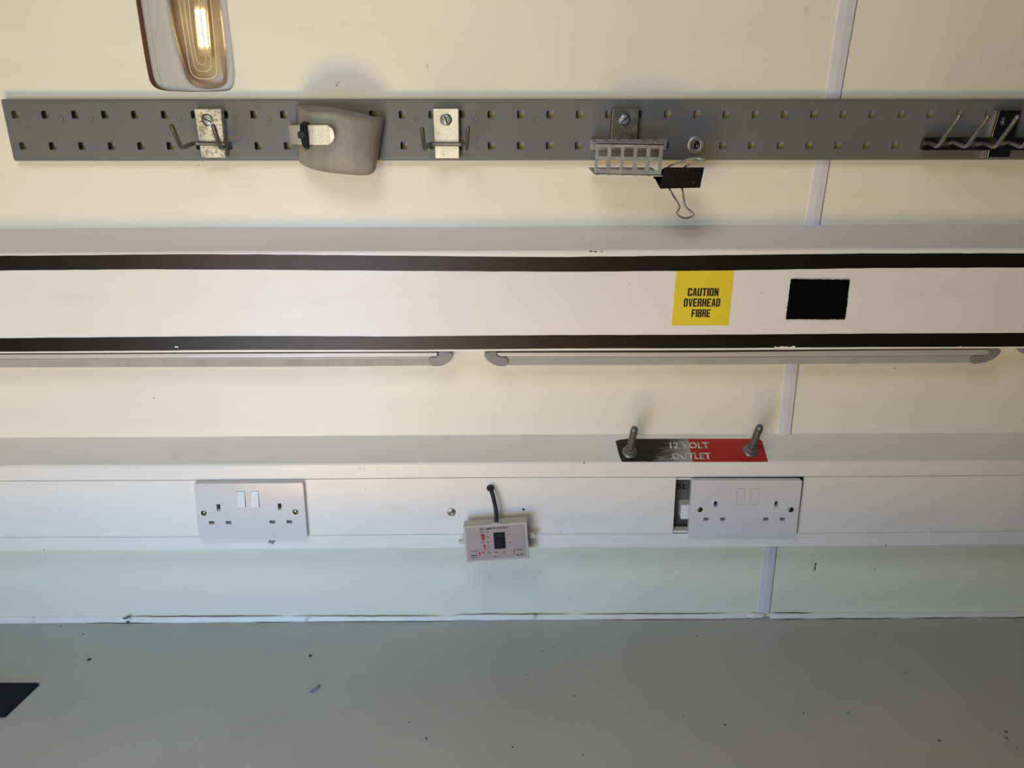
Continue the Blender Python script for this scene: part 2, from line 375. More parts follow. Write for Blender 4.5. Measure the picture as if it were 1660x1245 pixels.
def text(name, s, m, parent, TL, TR, BL, nrm, bold=0.0, th=0.00025, squeeze=True):
    """lettering whose bounding box fills the parallelogram TL,TR,BL (3-D), raised th along nrm"""
    cu = bpy.data.curves.new(name, 'FONT'); cu.body = s; cu.size = 1; cu.offset = bold; cu.resolution_u = 4; cu.align_x = 'CENTER'; cu.space_line = 0.95
    to = bpy.data.objects.new(name+'_tmp', cu); C.objects.link(to)
    dg = bpy.context.evaluated_depsgraph_get(); me = bpy.data.meshes.new_from_object(to.evaluated_get(dg))
    bpy.data.objects.remove(to)
    xs = [v.co.x for v in me.vertices]; ys = [v.co.y for v in me.vertices]
    x0, x1, y0, y1 = min(xs), max(xs), min(ys), max(ys)
    TL, TR, BL = Vector(TL), Vector(TR), Vector(BL); nrm = Vector(nrm).normalized()
    bm = bmesh.new(); bm.from_mesh(me)
    bmesh.ops.dissolve_limit(bm, angle_limit=0.01, verts=bm.verts[:], edges=bm.edges[:])
    r = bmesh.ops.extrude_face_region(bm, geom=bm.faces[:])
    top = {g for g in r['geom'] if isinstance(g, bmesh.types.BMVert)}
    og = WL[parent.name]
    for v in bm.verts:
        a = (v.co.x-x0)/(x1-x0); b = (y1-v.co.y)/(y1-y0)
        v.co = TL+(TR-TL)*a+(BL-TL)*b+nrm*(th if v in top else 0)-og
    bmesh.ops.recalc_face_normals(bm, faces=bm.faces[:])
    bm.to_mesh(me); bm.free(); me.name = name; me.materials.clear(); me.materials.append(m)
    o = bpy.data.objects.new(name, me); C.objects.link(o); o.parent = parent; WL[o.name] = og; return o
def text_px(name, s, m, parent, x0, x1, y0, y1, d, skew=0.0, bold=0.0, rise=0.0):
    # skew: how far the bottom edge sits left of the top edge in px; rise: right end higher by px
    return text(name, s, m, parent, P(x0+skew, y0, d), P(x1+skew, y0-rise, d), P(x0, y1, d), (0, -1, 0), bold)
def slot_head(c, axis, r, ang, parent, m, name='screw', h=0.0025, slot=True):
    build('screw_recess', lathe([(r*1.2, -0.0004), (r*1.2, 0.0002), (r*1.15, 0.0004), (r*0.9, 0.0004)], c, axis, 24), M['dark_steel'], parent, smooth=True)
    sv = lathe([(r, 0), (r, h*0.5), (r*0.86, h*0.9), (r*0.5, h*1.15), (r*0.05, h*1.2)], c, axis, 24)
    o = build(name, sv, m, parent, smooth=True)
    if slot:
        a = Vector(axis).normalized(); u = Vector((math.cos(ang), 0, math.sin(ang))); u = (u-a*u.dot(a)).normalized(); v = a.cross(u)
        cc = Vector(c)+a*h*1.18; V = []
        for sx in (-1, 1):
            for sy in (-1, 1):
                for sz in (-0.6, 0.15): V.append(cc+u*sx*r*0.82+v*sy*r*0.11+a*sz*h)
        build('screw_slot', (V, [(0, 1, 3, 2), (4, 6, 7, 5), (0, 4, 5, 1), (2, 3, 7, 6), (0, 2, 6, 4), (1, 5, 7, 3)]), M['dark'], o)
    return o

# ================================================================== the setting
XA, XB = -1.35, 1.35
# --- wall with the cut-out for the recessed lamp
hole_px = chaikin([(196, -160), (220, 0), (238, 114), (246, 142), (274, 149), (358, 149), (377, 146), (382.5, 124), (378, 90), (368, 0), (350, -160), (340, -190), (210, -190)], 2)
hole = [(P(u, v, 0).x, P(u, v, 0).z) for u, v in hole_px]
V, Fc, ns = plate2d([(XA, -0.25), (XB, -0.25), (XB, 1.35), (XA, 1.35)], [hole], lambda a, b: Vector((a, 0, b)), lambda a, b: Vector((a, 0.045, b)))
wall = build('wall_back', (V, Fc), M['wall'], mats=[M['ply']], fmat={i: 1 for i in range(ns+4, len(Fc))}, recalc=False)
bm = bmesh.new(); bm.from_mesh(wall.data); bmesh.ops.recalc_face_normals(bm, faces=bm.faces[:]); bm.to_mesh(wall.data); bm.free()
tag(wall, kind='structure')
# --- joint strip
sl = [(1377, -120), (1361, 0), (1338, 158), (1305, 362), (1272, 593), (1261, 705), (1238.5, 888), (1227, 994)]
sr = [(1406, -120), (1388.5, 0), (1361.3, 158), (1328, 362), (1293.5, 593), (1280.5, 705), (1258.5, 888), (1246.5, 994)]
rings = []
for (a, b), (c, e) in zip(sl, sr):
    p, q = P(a, b, 0), P(c, e, 0)
    rings.append([Vector((p.x, 0.0005, p.z)), Vector((p.x+.0005, -0.0016, p.z)), Vector(((p.x+q.x)/2, -0.0024, (p.z+q.z)/2)), Vector((q.x-.0005, -0.0016, q.z)), Vector((q.x, 0.0005, q.z))])
tag(build('trim_1', loft(rings), M['strip'], smooth=False), kind='structure')
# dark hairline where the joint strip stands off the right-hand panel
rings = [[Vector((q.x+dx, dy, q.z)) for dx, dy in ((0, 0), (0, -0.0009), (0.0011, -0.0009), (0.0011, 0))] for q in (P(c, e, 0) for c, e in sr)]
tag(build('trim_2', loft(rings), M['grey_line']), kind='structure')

# --- worktop
wt = build('worktop', box(XA, XB, -0.56, 0.0, -0.028, 0.0), M['worktop'], bevel=0.002)
tag(wt, 'long flat grey laminate worktop running along the foot of the wall', 'worktop')
# --- sealant bead between wall and worktop
def sealant(name, us, tops, bots, label, crack=0.35, seed=1):
    rings = []; rn = random.Random(seed)
    for u, t, b in zip(us, tops, bots):
        z = P(u, t, 0.001).z; q = H(u, b, 0.0); x = P(u, (t+b)/2, 0.002).x; dy = max(0.003, -q.y)
        rings.append([Vector((x, 0.0005, -0.0005)), Vector((x, -dy, -0.0003)), Vector((x, -dy*0.93, 0.0016)), Vector((x, -dy*0.55, z*0.62)), Vector((x, -0.0016, z)), Vector((x, 0.0005, z))])
    o = tag(build(name, loft(rings), M['seal'], smooth=True), label, 'sealant', 'sealant beads along the worktop')
    for row, amp in ((4, 1.0), (1, 1.3)):       # dirty open cracks along both edges, broken into stretches
        i = 0
        while i < len(rings)-4:
            ln = rn.randint(5, 20)
            pts = [r_[row]+Vector((0, -0.0004, rn.uniform(-.0002, .0002)+(0.0003 if row == 4 else 0.0005))) for r_ in rings[i:i+ln]]
            if rn.random() < crack*amp and len(pts) > 3:
                w0 = rn.uniform(0.0005, 0.0009)*(0.55+0.85*crack); k_ = len(pts)-1
                build('crack', tube(pts, [w0*(0.15+math.sin(math.pi*q/k_)**0.6*rn.uniform(0.6, 1)) for q in range(k_+1)], 5), M['crack'], o)
            i += ln
    return o
us = list(range(-260, 1235, 16)); tl_ = [(-260, 999), (200, 999), (500, 998), (735, 998), (745, 995.5), (880, 995), (1160, 994), (1225, 992)]
bl_ = [(-260, 1007), (0, 1007.5), (120, 1010), (280, 1010), (500, 1008), (735, 1007), (745, 1005.5), (880, 1005), (1160, 1004), (1230, 1002)]
jit = [random.uniform(-.4, .4) for _ in us]
sealant('sealant_bead', us, [np.interp(u, *zip(*tl_))+j for u, j in zip(us, jit)], [np.interp(u, *zip(*bl_))-j for u, j in zip(us, jit)],
        'long white sealant bead between wall and worktop, left of the joint strip', 0.35, 3)
us = list(range(1247, 1930, 14)); us2 = [np.interp(u, (1247, 1930), (993.5, 990)) for u in us]; ub2 = [np.interp(u, (1247, 1930), (1003.5, 999)) for u in us]
jit = [random.uniform(-.5, .6) for _ in us]
sealant('sealant_bead', us, [a+j for a, j in zip(us2, jit)], [a-j for a, j in zip(ub2, jit)],
        'shorter white sealant bead between wall and worktop, right of the joint strip', 0.9, 2)
tag(build('sealant_gouge', merge(tube([P(200, 1001.5, 0.008), P(204, 1003, 0.0085), P(207.5, 999.8, 0.006), P(211, 999.5, 0.005)], 0.0011, 6, 0.002), tube([P(205, 1008, 0.012), P(210, 1008.3, 0.012)], 0.0011, 6)), M['crumb']), 'small black torn gouge in the long sealant bead near the left end', 'gouge')
# small lump where the beads meet under the strip
p = H(1224, 1003, 0)
lump = []
for i in range(9):
    t = i/8; x = p.x-0.013+0.030*t; r = 0.0052*math.sin(math.pi*(0.08+0.84*t))*(1+0.25*math.sin(9*t))
    lump.append([Vector((x, -0.0045+r*0.9*math.cos(a), max(-0.0004, 0.004+r*math.sin(a)))) for a in [2*math.pi*k/10 for k in range(10)]])
tag(build('sealant_lump', loft(lump), M['seal'], smooth=True), 'small white sealant lump at the foot of the vertical joint strip', 'sealant')

# ================================================================== upper trunking
xs = list(np.arange(-1.25, 1.2501, 0.05))
T = 0.045
u_rear = [(-300, 372.5), (0, 371), (240, 369), (400, 367.2), (640, 368.2), (900, 367), (1140, 365.5), (1420, 363.5), (1660, 363.8), (1960, 364)]
u_frt = [(-300, 413.5), (0, 411.8), (400, 408.2), (640, 408.5), (900, 407.2), (1140, 405.5), (1420, 403), (1660, 403), (1960, 403)]
u_bot = [(-300, 575), (0, 573), (240, 572), (400, 571), (640, 570.5), (900, 568.5), (1140, 568), (1420, 566), (1660, 564.8), (1960, 563)]
def trunk_body(rear, front, bottom, smooth=3):
    zr, zf, zb = zline(rear, xs, 0, smooth), zline(front, xs, T, smooth), zline(bottom, xs, T, smooth)
    return [(x, a, b, c) for x, a, b, c in zip(xs, zr, zf, zb)]
up = empty('upper_trunking', (0, 0, 0.5), 'long white plastic trunking with two black tape stripes, halfway up the wall', 'cable trunking')
st = trunk_body(u_rear, u_frt, u_bot)
rings = [[Vector((x, 0.0, a)), Vector((x, -T*0.5, (a+b)/2)), Vector((x, -T+0.0015, b+0.0015*(a-b)/T)), Vector((x, -T, b-0.0015)), Vector((x, -T, c)), Vector((x, 0.0, c))] for x, a, b, c in st]
build('trunking_body', loft(rings), M['pvc'], up, bevel=0.0006)
def band(name, top, bot, d0, d1, m, label, parent=None, cat=None, grp=None, edge=0.0, x_from=-1.25, x_to=1.25, step=0.02):
    xx = list(np.arange(x_from, x_to+1e-6, step)); zt, zb = zline(top, xx, d1, 2), zline(bot, xx, d1, 2)
    rings = []
    for x, a, b in zip(xx, zt, zb):
        j1, j2 = random.uniform(-edge, edge), random.uniform(-edge, edge)
        rings.append([Vector((x, -d0, a+j1)), Vector((x, -d1, a+j1)), Vector((x, -d1, b+j2)), Vector((x, -d0, b+j2))])
    o = build(name, loft(rings), m, parent)
    if label: tag(o, label, cat, grp)
    return o
t1t = [(-300, 416), (0, 415), (240, 413), (283, 411.5), (284, 412.8), (400, 412.5), (640, 415), (900, 417), (1140, 414.5), (1420, 411), (1660, 411), (1960, 411)]
t1b = [(-300, 440), (0, 438.5), (240, 436.5), (400, 437), (640, 439), (900, 440.5), (1140, 439), (1420, 434.5), (1660, 433.5), (1960, 433)]
t2t = [(-300, 550), (0, 548.5), (240, 546.5), (400, 545), (640, 546), (900, 543.5), (1140, 543), (1420, 541), (1660, 540), (1960, 539)]
t2b = [(-300, 572), (0, 570.3), (240, 568.5), (400, 567), (640, 567.3), (900, 565), (1140, 564.5), (1420, 562.5), (1660, 562), (1960, 560)]
band('tape_stripe', t1t, t1b, T, T+0.0007, M['tape'], 'long black tape stripe along the top edge of the upper trunking', None, 'tape', 'black tape stripes on the upper trunking', edge=0.00022)
band('tape_stripe', t2t, t2b, T, T+0.0007, M['tape'], 'long black tape stripe along the bottom edge of the upper trunking', None, 'tape', 'black tape stripes on the upper trunking', edge=0.00015)
# torn nicks of the lower tape (white adhesive showing)
def chipmesh(u0, u1, v0, v1, d, seed):
    rnd = random.Random(seed); top = []; n = 9
    for i in range(n+1):
        u = u0+(u1-u0)*i/n; top.append((u, v0+rnd.uniform(0, (v1-v0)*0.6)*(1 if 0 < i < n else 1.4)))
    return prism_px(top+[(u1, v1), (u0, v1)], d-0.0003, d)
tag(build('tape_tear', chipmesh(1256, 1289, 560.6, 564.8, T+0.0011, 1), M['seal']), 'pale torn patch on the lower tape stripe, left of the lamp end', 'tear', 'torn nicks in the lower tape stripe')
tag(build('tape_tear', chipmesh(283, 289, 560.5, 563.5, T+0.0011, 2), M['seal']), 'tiny pale nick in the lower tape stripe, above the left strip lamp', 'tear', 'torn nicks in the lower tape stripe')
tag(build('tape_tear', chipmesh(1552, 1560, 560.6, 563.8, T+0.0011, 5), M['seal']), 'tiny pale nick in the lower tape stripe near the right lamp end', 'tear', 'torn nicks in the lower tape stripe')

# heavy condensed capitals: outline and holes in a unit cell
GL = {
 'C': ([(0,.12),(.12,0),(.88,0),(1,.12),(1,.38),(.62,.38),(.62,.15),(.38,.15),(.38,.85),(.62,.85),(.62,.64),(1,.64),(1,.88),(.88,1),(.12,1),(0,.88)], []),
 'A': ([(0,0),(.36,0),(.40,.20),(.62,.20),(.66,0),(1.02,0),(.74,1),(.28,1)], [[(.43,.36),(.59,.36),(.51,.80)]]),
 'U': ([(0,.12),(.12,0),(.88,0),(1,.12),(1,1),(.62,1),(.62,.15),(.38,.15),(.38,1),(0,1)], []),
 'T': ([(.31,0),(.69,0),(.69,.83),(1,.83),(1,1),(0,1),(0,.83),(.31,.83)], []),
 'I': ([(0,0),(1,0),(1,1),(0,1)], []),
 'O': ([(0,.12),(.12,0),(.88,0),(1,.12),(1,.88),(.88,1),(.12,1),(0,.88)], [[(.38,.15),(.62,.15),(.62,.85),(.38,.85)]]),
 'N': ([(0,0),(.34,0),(.34,.52),(.64,0),(1,0),(1,1),(.66,1),(.66,.50),(.36,1),(0,1)], []),
 'V': ([(.30,0),(.72,0),(1.02,1),(.66,1),(.51,.30),(.36,1),(0,1)], []),
 'E': ([(0,0),(1,0),(1,.17),(.40,.17),(.40,.42),(.90,.42),(.90,.58),(.40,.58),(.40,.83),(1,.83),(1,1),(0,1)], []),
 'F': ([(0,0),(.40,0),(.40,.40),(.90,.40),(.90,.57),(.40,.57),(.40,.83),(1,.83),(1,1),(0,1)], []),
 'H': ([(0,0),(.38,0),(.38,.41),(.62,.41),(.62,0),(1,0),(1,1),(.62,1),(.62,.58),(.38,.58),(.38,1),(0,1)], []),
 'R': ([(0,0),(.38,0),(.38,.42),(.60,.42),(.63,0),(1,0),(.98,.40),(.88,.50),(1,.60),(1,.88),(.88,1),(0,1)], [[(.38,.57),(.62,.57),(.62,.85),(.38,.85)]]),
 'B': ([(0,0),(.88,0),(1,.10),(1,.42),(.90,.52),(1,.60),(1,.90),(.88,1),(0,1)], [[(.38,.15),(.62,.15),(.62,.43),(.38,.43)],[(.38,.58),(.62,.58),(.62,.85),(.38,.85)]]),
 'D': ([(0,0),(.86,0),(1,.14),(1,.86),(.86,1),(0,1)], [[(.38,.15),(.62,.15),(.62,.85),(.38,.85)]]),
}
def heavy_text(word, m, parent, x0, x1, y0, y1, d, skew):
    wd = [0.42 if c_ == 'I' else 1.0 for c_ in word]; gap = 0.13; tot = sum(wd)+gap*(len(word)-1); pos = 0; parts = []
    A_, B_, D_ = P(x0+skew, y0, d), P(x1+skew, y0, d), P(x0, y1, d)
    for c_, w_ in zip(word, wd):
        def mp(a, b, o_=0.0): return A_+(B_-A_)*((pos+a*w_)/tot)+(D_-A_)*(1-b)+Vector((0, o_, 0))
        ol_, hs_ = GL[c_]
        V, Fc, _ = plate2d(ol_, hs_, lambda a, b: mp(a, b, -0.00025), lambda a, b: mp(a, b, 0.0))
        parts.append((V, Fc)); pos += w_+gap
    return build('lettering', merge(*parts), m, parent)
# yellow sticker
stk = build('caution_sticker', prism_px([(1096.5, 439), (1190, 438), (1181, 527.5), (1088.5, 527.5)], T, T+0.0006), M['yellow'])
tag(stk, 'square yellow caution overhead fibre sticker on the white upper trunking', 'sticker')
for s, a, b, y0, y1 in (('CAUTION', 1115, 1165, 467, 480), ('OVERHEAD', 1108.5, 1167.5, 484, 497), ('FIBRE', 1121, 1151.5, 501.5, 514)):
    heavy_text(s, M['ink'], stk, a-0.6, b-0.6, y0, y1, T+0.0006, 1.2)
# black hook-and-loop patch
rnd = random.Random(8)
def ragged(a, b, n, amp):
    return [(a[0]+(b[0]-a[0])*i/n+rnd.uniform(-amp, amp), a[1]+(b[1]-a[1])*i/n+rnd.uniform(-amp, amp)) for i in range(n)]
c4 = [(1283, 453), (1377.5, 454), (1370, 518), (1274.5, 517.5)]
rag = []
for i in range(4): rag += ragged(c4[i], c4[(i+1) % 4], 34, 0.45)
tag(build('fabric_patch', prism_px(rag, T, T+0.0025), M['felt']), 'black fuzzy hook-and-loop patch right of the yellow sticker', 'patch')

# ================================================================== lower trunking (hollow, with a clip-on lid in two lengths)
l_rear = [(-300, 712), (0, 709.5), (280, 708.5), (500, 706.5), (780, 705), (1160, 703.5), (1380, 703), (1660, 701.5), (1960, 700)]
l_frt = [(-300, 758), (0, 755.5), (280, 754.7), (500, 753), (780, 751), (1160, 749), (1380, 748.7), (1660, 747), (1960, 746)]
l_g1 = [(-300, 781), (0, 779.5), (280, 778.5), (500, 776.5), (780, 774), (1160, 773.5), (1380, 772.5), (1660, 770.5), (1960, 769)]
l_g2 = [(-300, 873), (0, 871.5), (280, 870.8), (500, 868.5), (780, 866), (1160, 865.8), (1380, 864.5), (1660, 861.5), (1960, 859)]
l_bot = [(-300, 895), (0, 893), (280, 892.3), (500, 889.7), (780, 888), (1160, 887), (1380, 885.5), (1660, 883), (1960, 880)]
low = empty('lower_trunking', (0, 0, 0.2), 'long white plastic socket trunking low on the wall above the worktop', 'cable trunking')
zr, zf, zg1, zg2, zb = (zline(l_rear, xs, 0), zline(l_frt, xs, T), zline(l_g1, xs, T), zline(l_g2, xs, T), zline(l_bot, xs, T))
th = 0.003
rings = [[Vector((x, 0, a)), Vector((x, -T*0.5, (a+b)/2)), Vector((x, -T+0.0015, b+0.0015*(a-b)/T)), Vector((x, -T, b-0.0015)), Vector((x, -T, g1)), Vector((x, -T+th, g1)), Vector((x, -T+th, b-0.004)),
          Vector((x, -0.004, a-0.006)), Vector((x, -0.003, c+th)), Vector((x, -T+th, c+th)), Vector((x, -T+th, g2)), Vector((x, -T, g2)), Vector((x, -T, c)), Vector((x, 0, c))]
         for x, a, b, g1, g2, c in zip(xs, zr, zf, zg1, zg2, zb)]
build('trunking_body', loft(rings), M['pvc'], low, bevel=0.0005)
g = 0.0007
def lid(x0a, x0b, x1a, x1b):      # x at top / bottom of each end
    n = 40; rings = []
    for i in range(n+1):
        t = i/n; xa = x0a+(x1a-x0a)*t; xb_ = x0b+(x1b-x0b)*t
        za = np.interp(xa, xs, zg1)-g; zb_ = np.interp(xb_, xs, zg2)+g
        rings.append([Vector((xa, -T+th, za)), Vector((xa, -T, za)), Vector((xb_, -T, zb_)), Vector((xb_, -T+th, zb_))])
    return loft(rings)
xl_t, xl_b = P(1096, 774, T).x, P(1090.5, 866, T).x
xr_t, xr_b = P(1303.7, 774, T).x, P(1291.6, 866, T).x
build('trunking_lid', lid(-1.25, -1.25, xl_t, xl_b), M['pvc'], low)
build('trunking_lid', lid(xr_t, xr_b, 1.25, 1.25), M['pvc'], low)
# inside of the open stretch: inner box, lettering, connector
inn = build('inner_box', prism_px([(1070, 777), (1200, 776), (1200, 860), (1066, 860)], 0.006, 0.020), M['inner'])
tag(inn, 'dark grey box inside the trunking, seen through the gap left of the right socket', 'junction box')
text_px('lettering', 'SE', M['ink'], inn, 1097.5, 1113, 785, 793, 0.020, skew=0.0, bold=0.01)
tag(build('connector_block', merge(prism_px(chaikin_corners([(1104, 819), (1124, 818), (1124, 841.5), (1103, 841.5)], 1.6), 0.020, 0.036)), M['whiteblock'], bevel=0.001),
    'small white nylon connector inside the gap left of the right socket', 'connector')

build('return_lip', prism_px([(1080, 774.5), (1126, 774.5), (1126, 777.3), (1080, 777.3)], 0.030, T-0.0035), M['pvc'], low)
build('return_lip', prism_px([(1080, 860.3), (1120, 860.3), (1120, 863.4), (1080, 863.4)], 0.030, T-0.0035), M['pvc'], low)

# ================================================================== sockets
def q4(a, b, c, e): return [a, b, c, e]
def rect_px(x0, x1, y0, y1, sk=0.0): return [(x0+sk/2, y0), (x1+sk/2, y0), (x1-sk/2, y1), (x0-sk/2, y1)]
def socket(outline, rockers, earths, pins, screws, label, dback, dface, tiltpx):
    base = P(sum(p[0] for p in outline)/4, sum(p[1] for p in outline)/4, dback)
    root = empty('double_socket', base, label, 'socket', 'double wall sockets')
    o = chaikin_corners(outline, 3.2)
    holes = [h for h in earths]+[h for h in pins]+[h for h in rockers]
    build('faceplate', prism_px(o, dback, dface, holes), M['socket'], root, bevel=0.0)
    # rounded rim of the faceplate
    # shutters behind the slots
    for h in earths+pins:
        cx = sum(p[0] for p in h)/4; cy = sum(p[1] for p in h)/4
        hh = [((p[0]-cx)*1.05+cx, (p[1]-cy)*1.05+cy) for p in h]
        build('pin_shutter', prism_px(hh, dback, dface-0.0045 if h in pins else dface-0.007), M['socket_in'] if h in pins else M['dark'], root)
    for h in rockers:
        cx = sum(p[0] for p in h)/4; cy = sum(p[1] for p in h)/4
        hh = [((p[0]-cx)*0.95+cx, (p[1]-cy)*0.97+cy) for p in h]
        a = [P(u, v, dface) for u, v in hh]
        dep = [dface+tiltpx[0], dface+tiltpx[0], dface+tiltpx[1], dface+tiltpx[1]]
        V = [Vector((p.x, -dd, p.z)) for p, dd in zip(a, dep)]+[Vector((p.x, -(dface-0.005), p.z)) for p in a]
        build('rocker_switch', (V, [(0, 1, 2, 3), (7, 6, 5, 4), (0, 4, 5, 1), (1, 5, 6, 2), (2, 6, 7, 3), (3, 7, 4, 0)]), M['rocker'], root, bevel=0.0004)
    for (u, v, a) in screws:
        c = P(u, v, dface); 
        slot_head(c+Vector((0, 0.0008, 0)), (0, -1, 0), 0.0042, a, root, M['dark_steel'], 'fixing_screw', 0.0016)
    return root
s1 = socket([(313.4, 784.2), (491, 783), (498.3, 873.6), (323, 875)],
       [[(383.5, 796.5), (396.8, 796.2), (399, 822), (385, 822.3)], [(405.7, 796.3), (418.9, 796), (421, 822), (407.5, 822.3)]],
       [[(350.5, 817.5), (356.6, 817.5), (357.6, 828), (351.6, 828)], [(450, 816.3), (455.8, 816.2), (456.4, 826.5), (450.8, 826.6)]],
       [[(338.3, 845), (347, 844.8), (348.2, 850), (339.2, 850.2)], [(365.6, 844.7), (374.4, 844.6), (375.5, 849.8), (366.8, 850)], [(436.7, 844), (445.6, 843.9), (446.6, 849), (437.6, 849.2)], [(464.2, 843.6), (473, 843.5), (474, 848.7), (464.8, 848.8)]],
       [(330.3, 832, 0.5), (479, 830, 0.9)], 'white double socket at the left, rockers smudged, both switches pressed proud', T, 0.0535, (0.0002, 0.0028))
s2 = socket([(1121.8, 779), (1300.8, 779), (1290.5, 869), (1115.5, 869)],
       [[(1195, 792.3), (1207.8, 792.3), (1207.2, 818.6), (1193.2, 818.6)], [(1217, 792.3), (1230.6, 792.3), (1230, 818.6), (1215.6, 818.6)]],
       [[(1157.8, 812.7), (1164, 812.7), (1163.4, 822.5), (1157.2, 822.5)], [(1256.3, 812.7), (1262.4, 812.7), (1261.4, 822.5), (1255.4, 822.5)]],
       [[(1141, 839.3), (1149.6, 839.3), (1149.2, 844.6), (1140.4, 844.6)], [(1168, 839.3), (1176.4, 839.3), (1176, 844.6), (1167.6, 844.6)], [(1238.3, 839.3), (1247, 839.3), (1246.4, 844.6), (1237.6, 844.6)], [(1265, 839.3), (1273.6, 839.3), (1272.8, 844.6), (1264.5, 844.6)]],
       [(1134.8, 826.3, 1.2), (1282.3, 826.5, 0.8)], 'white double socket at the right with an open gap at its left side', T, 0.0535, (0.0002, 0.0005))
for r_, gx in ((s1, 0), (s2, 0)):
    for ch in r_.children:
        if ch.name.startswith('faceplate'):
            b = ch.modifiers.new('bevel', 'BEVEL'); b.width = 0.0012; b.segments = 3; b.limit_method = 'ANGLE'; b.angle_limit = R(50); b.harden_normals = False
# chipped plaster-grey nick below the left socket
tag(build('paint_chip', prism_px([(436, 875.5), (441, 876.5), (447.5, 875.3), (444.5, 880), (441.5, 883), (438.8, 880.2), (434.5, 880)], T-0.0002, T+0.0004), M['grey_line']),
    'small grey chip in the lower trunking just under the left socket', 'chip')

# ================================================================== strip lamps under the upper trunking
def lamp(top, mid, low_, capL, capR, x_from, x_to, label):
    root = empty('strip_lamp', ((x_from+x_to)/2, 0, 0.45), label, 'lamp', 'strip lamps under the upper trunking')
    def bnd(name, a, b, d0, d1, m, k=0.0): 
        xx = list(np.arange(x_from, x_to+1e-6, 0.04)); xx[-1] = x_to
        zt, zb_ = zline(a, xx, d1, 1), zline(b, xx, d1, 1)
        if k: rings = [[Vector((x, -d0, p)), Vector((x, -d1, p)), Vector((x, -d1+0.0015, q*0.35+p*0.65)), Vector((x, -d1+0.004, q)), Vector((x, -d0, q))] for x, p, q in zip(xx, zt, zb_)]
        else: rings = [[Vector((x, -d0, p)), Vector((x, -d1, p)), Vector((x, -d1, q)), Vector((x, -d0, q))] for x, p, q in zip(xx, zt, zb_)]
        return build(name, loft(rings), m, root, bevel=0.0004)
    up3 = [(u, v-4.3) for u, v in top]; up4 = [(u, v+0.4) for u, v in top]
    bnd('gap_shade', up3, up4, 0.0, 0.033, M['black_rubber'])  # shadow line under the trunking lip, put in as a black strip
    bnd('channel', up4, mid, 0.0, 0.034, M['alu'])
    mid2 = [(u, v+0.6) for u, v in mid]; low_m = [(u, v+2.3) for u, v in mid]
    bnd('channel_lip', mid2, low_m, 0.004, 0.0325, M['alu'])
    bnd('diffuser', low_m, low_, 0.004, 0.033, M['diff'], 1)
    for cp in (capL, capR):
        if cp: build('end_cap', prism_px(chaikin(cp, 1), 0.0, 0.0365), M['cap'], root, bevel=0.004, segs=4)
    return root
L_top = [(-300, 575), (0, 574.5), (400, 572.5), (640, 571.5), (1140, 571), (1420, 567.5), (1660, 566), (1960, 565)]
L_mid = [(-300, 583), (0, 582.3), (400, 580), (640, 579), (712, 578.5), (804, 578.2), (1140, 578.6), (1420, 577.2), (1660, 575.5), (1960, 574)]
L_low = [(-300, 598.5), (0, 597.3), (400, 596.3), (640, 595), (712, 593.8), (804, 593.8), (1140, 592.8), (1420, 591), (1600, 589.5), (1960, 587)]
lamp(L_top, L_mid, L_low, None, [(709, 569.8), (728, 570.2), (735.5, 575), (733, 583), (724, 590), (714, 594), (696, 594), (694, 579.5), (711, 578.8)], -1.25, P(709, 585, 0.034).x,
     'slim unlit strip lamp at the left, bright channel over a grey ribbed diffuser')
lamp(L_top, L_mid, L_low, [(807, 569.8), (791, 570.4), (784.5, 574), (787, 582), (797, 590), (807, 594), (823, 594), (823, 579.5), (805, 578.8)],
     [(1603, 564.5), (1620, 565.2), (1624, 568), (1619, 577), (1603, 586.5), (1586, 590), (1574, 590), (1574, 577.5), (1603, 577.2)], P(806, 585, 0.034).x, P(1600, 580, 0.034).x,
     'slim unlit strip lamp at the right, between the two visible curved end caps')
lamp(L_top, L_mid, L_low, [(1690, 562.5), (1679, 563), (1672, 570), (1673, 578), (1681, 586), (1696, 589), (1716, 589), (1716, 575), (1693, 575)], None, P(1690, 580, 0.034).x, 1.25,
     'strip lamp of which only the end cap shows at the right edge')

# ================================================================== perforated tool rail
RD = 0.013
top_px = [25.6, 74, 122.4, 170, 218.4, 266]+[None]*7+[651.6]+[None]*2+[795.4, 843, 890.6, 938.6]+[None]*2+[1082.2, 1130, 1177.4, 1225.4, 1272.6, 1320, 1367.2, 1414.4, 1462, 1508.6]
bot_px = [38.6, 86.4, 133.4, 180.4, 228, 275.2]+[None]*7+[654.4]+[None]*2+[795.8, 842.8, 889.8, 936.6]+[None]*4+[1171.6, 1218.6, 1265.4, 1311.8, 1359, 1405.4, 1452]
def fit(lst, v):
    i = [k for k, u in enumerate(lst) if u]; x = [P(lst[k], v, RD).x for k in i]
    return np.polyfit(i, x, 1)
ft, fb = fit(top_px, 185.8), fit(bot_px, 236.2)
zt_, zb_ = P(830, 185.8, RD).z, P(830, 236.2, RD).z
hw, hh = 0.0046, 0.0047
holes = []
bad = 0
for k in range(36):
    for (f_, zc) in ((ft, zt_), (fb, zb_)):
        if zc == zb_ and k == 23: continue       # position under the big washer
        x = f_[0]*k+f_[1]
        if x > 1.1: continue
        holes.append(rrect(x-hw, x+hw, zc-hh, zc+hh, 0.0018, 3))
xl = P(1, 160, RD).x; z1 = P(830, 160.5, RD).z; z0 = P(830, 260.5, RD).z
rail = empty('tool_rail', ((xl+1.2)/2, 0, (z0+z1)/2), 'long grey perforated steel tool rail with two rows of square holes', 'tool rail')
outer = [(xl, z0+0.004), (1.2, z0+0.004), (1.2, z1-0.004), (xl, z1-0.004)]
V1 = plate2d(outer, holes, lambda a, b: Vector((a, -RD, b)), lambda a, b: Vector((a, -RD+0.0016, b)))
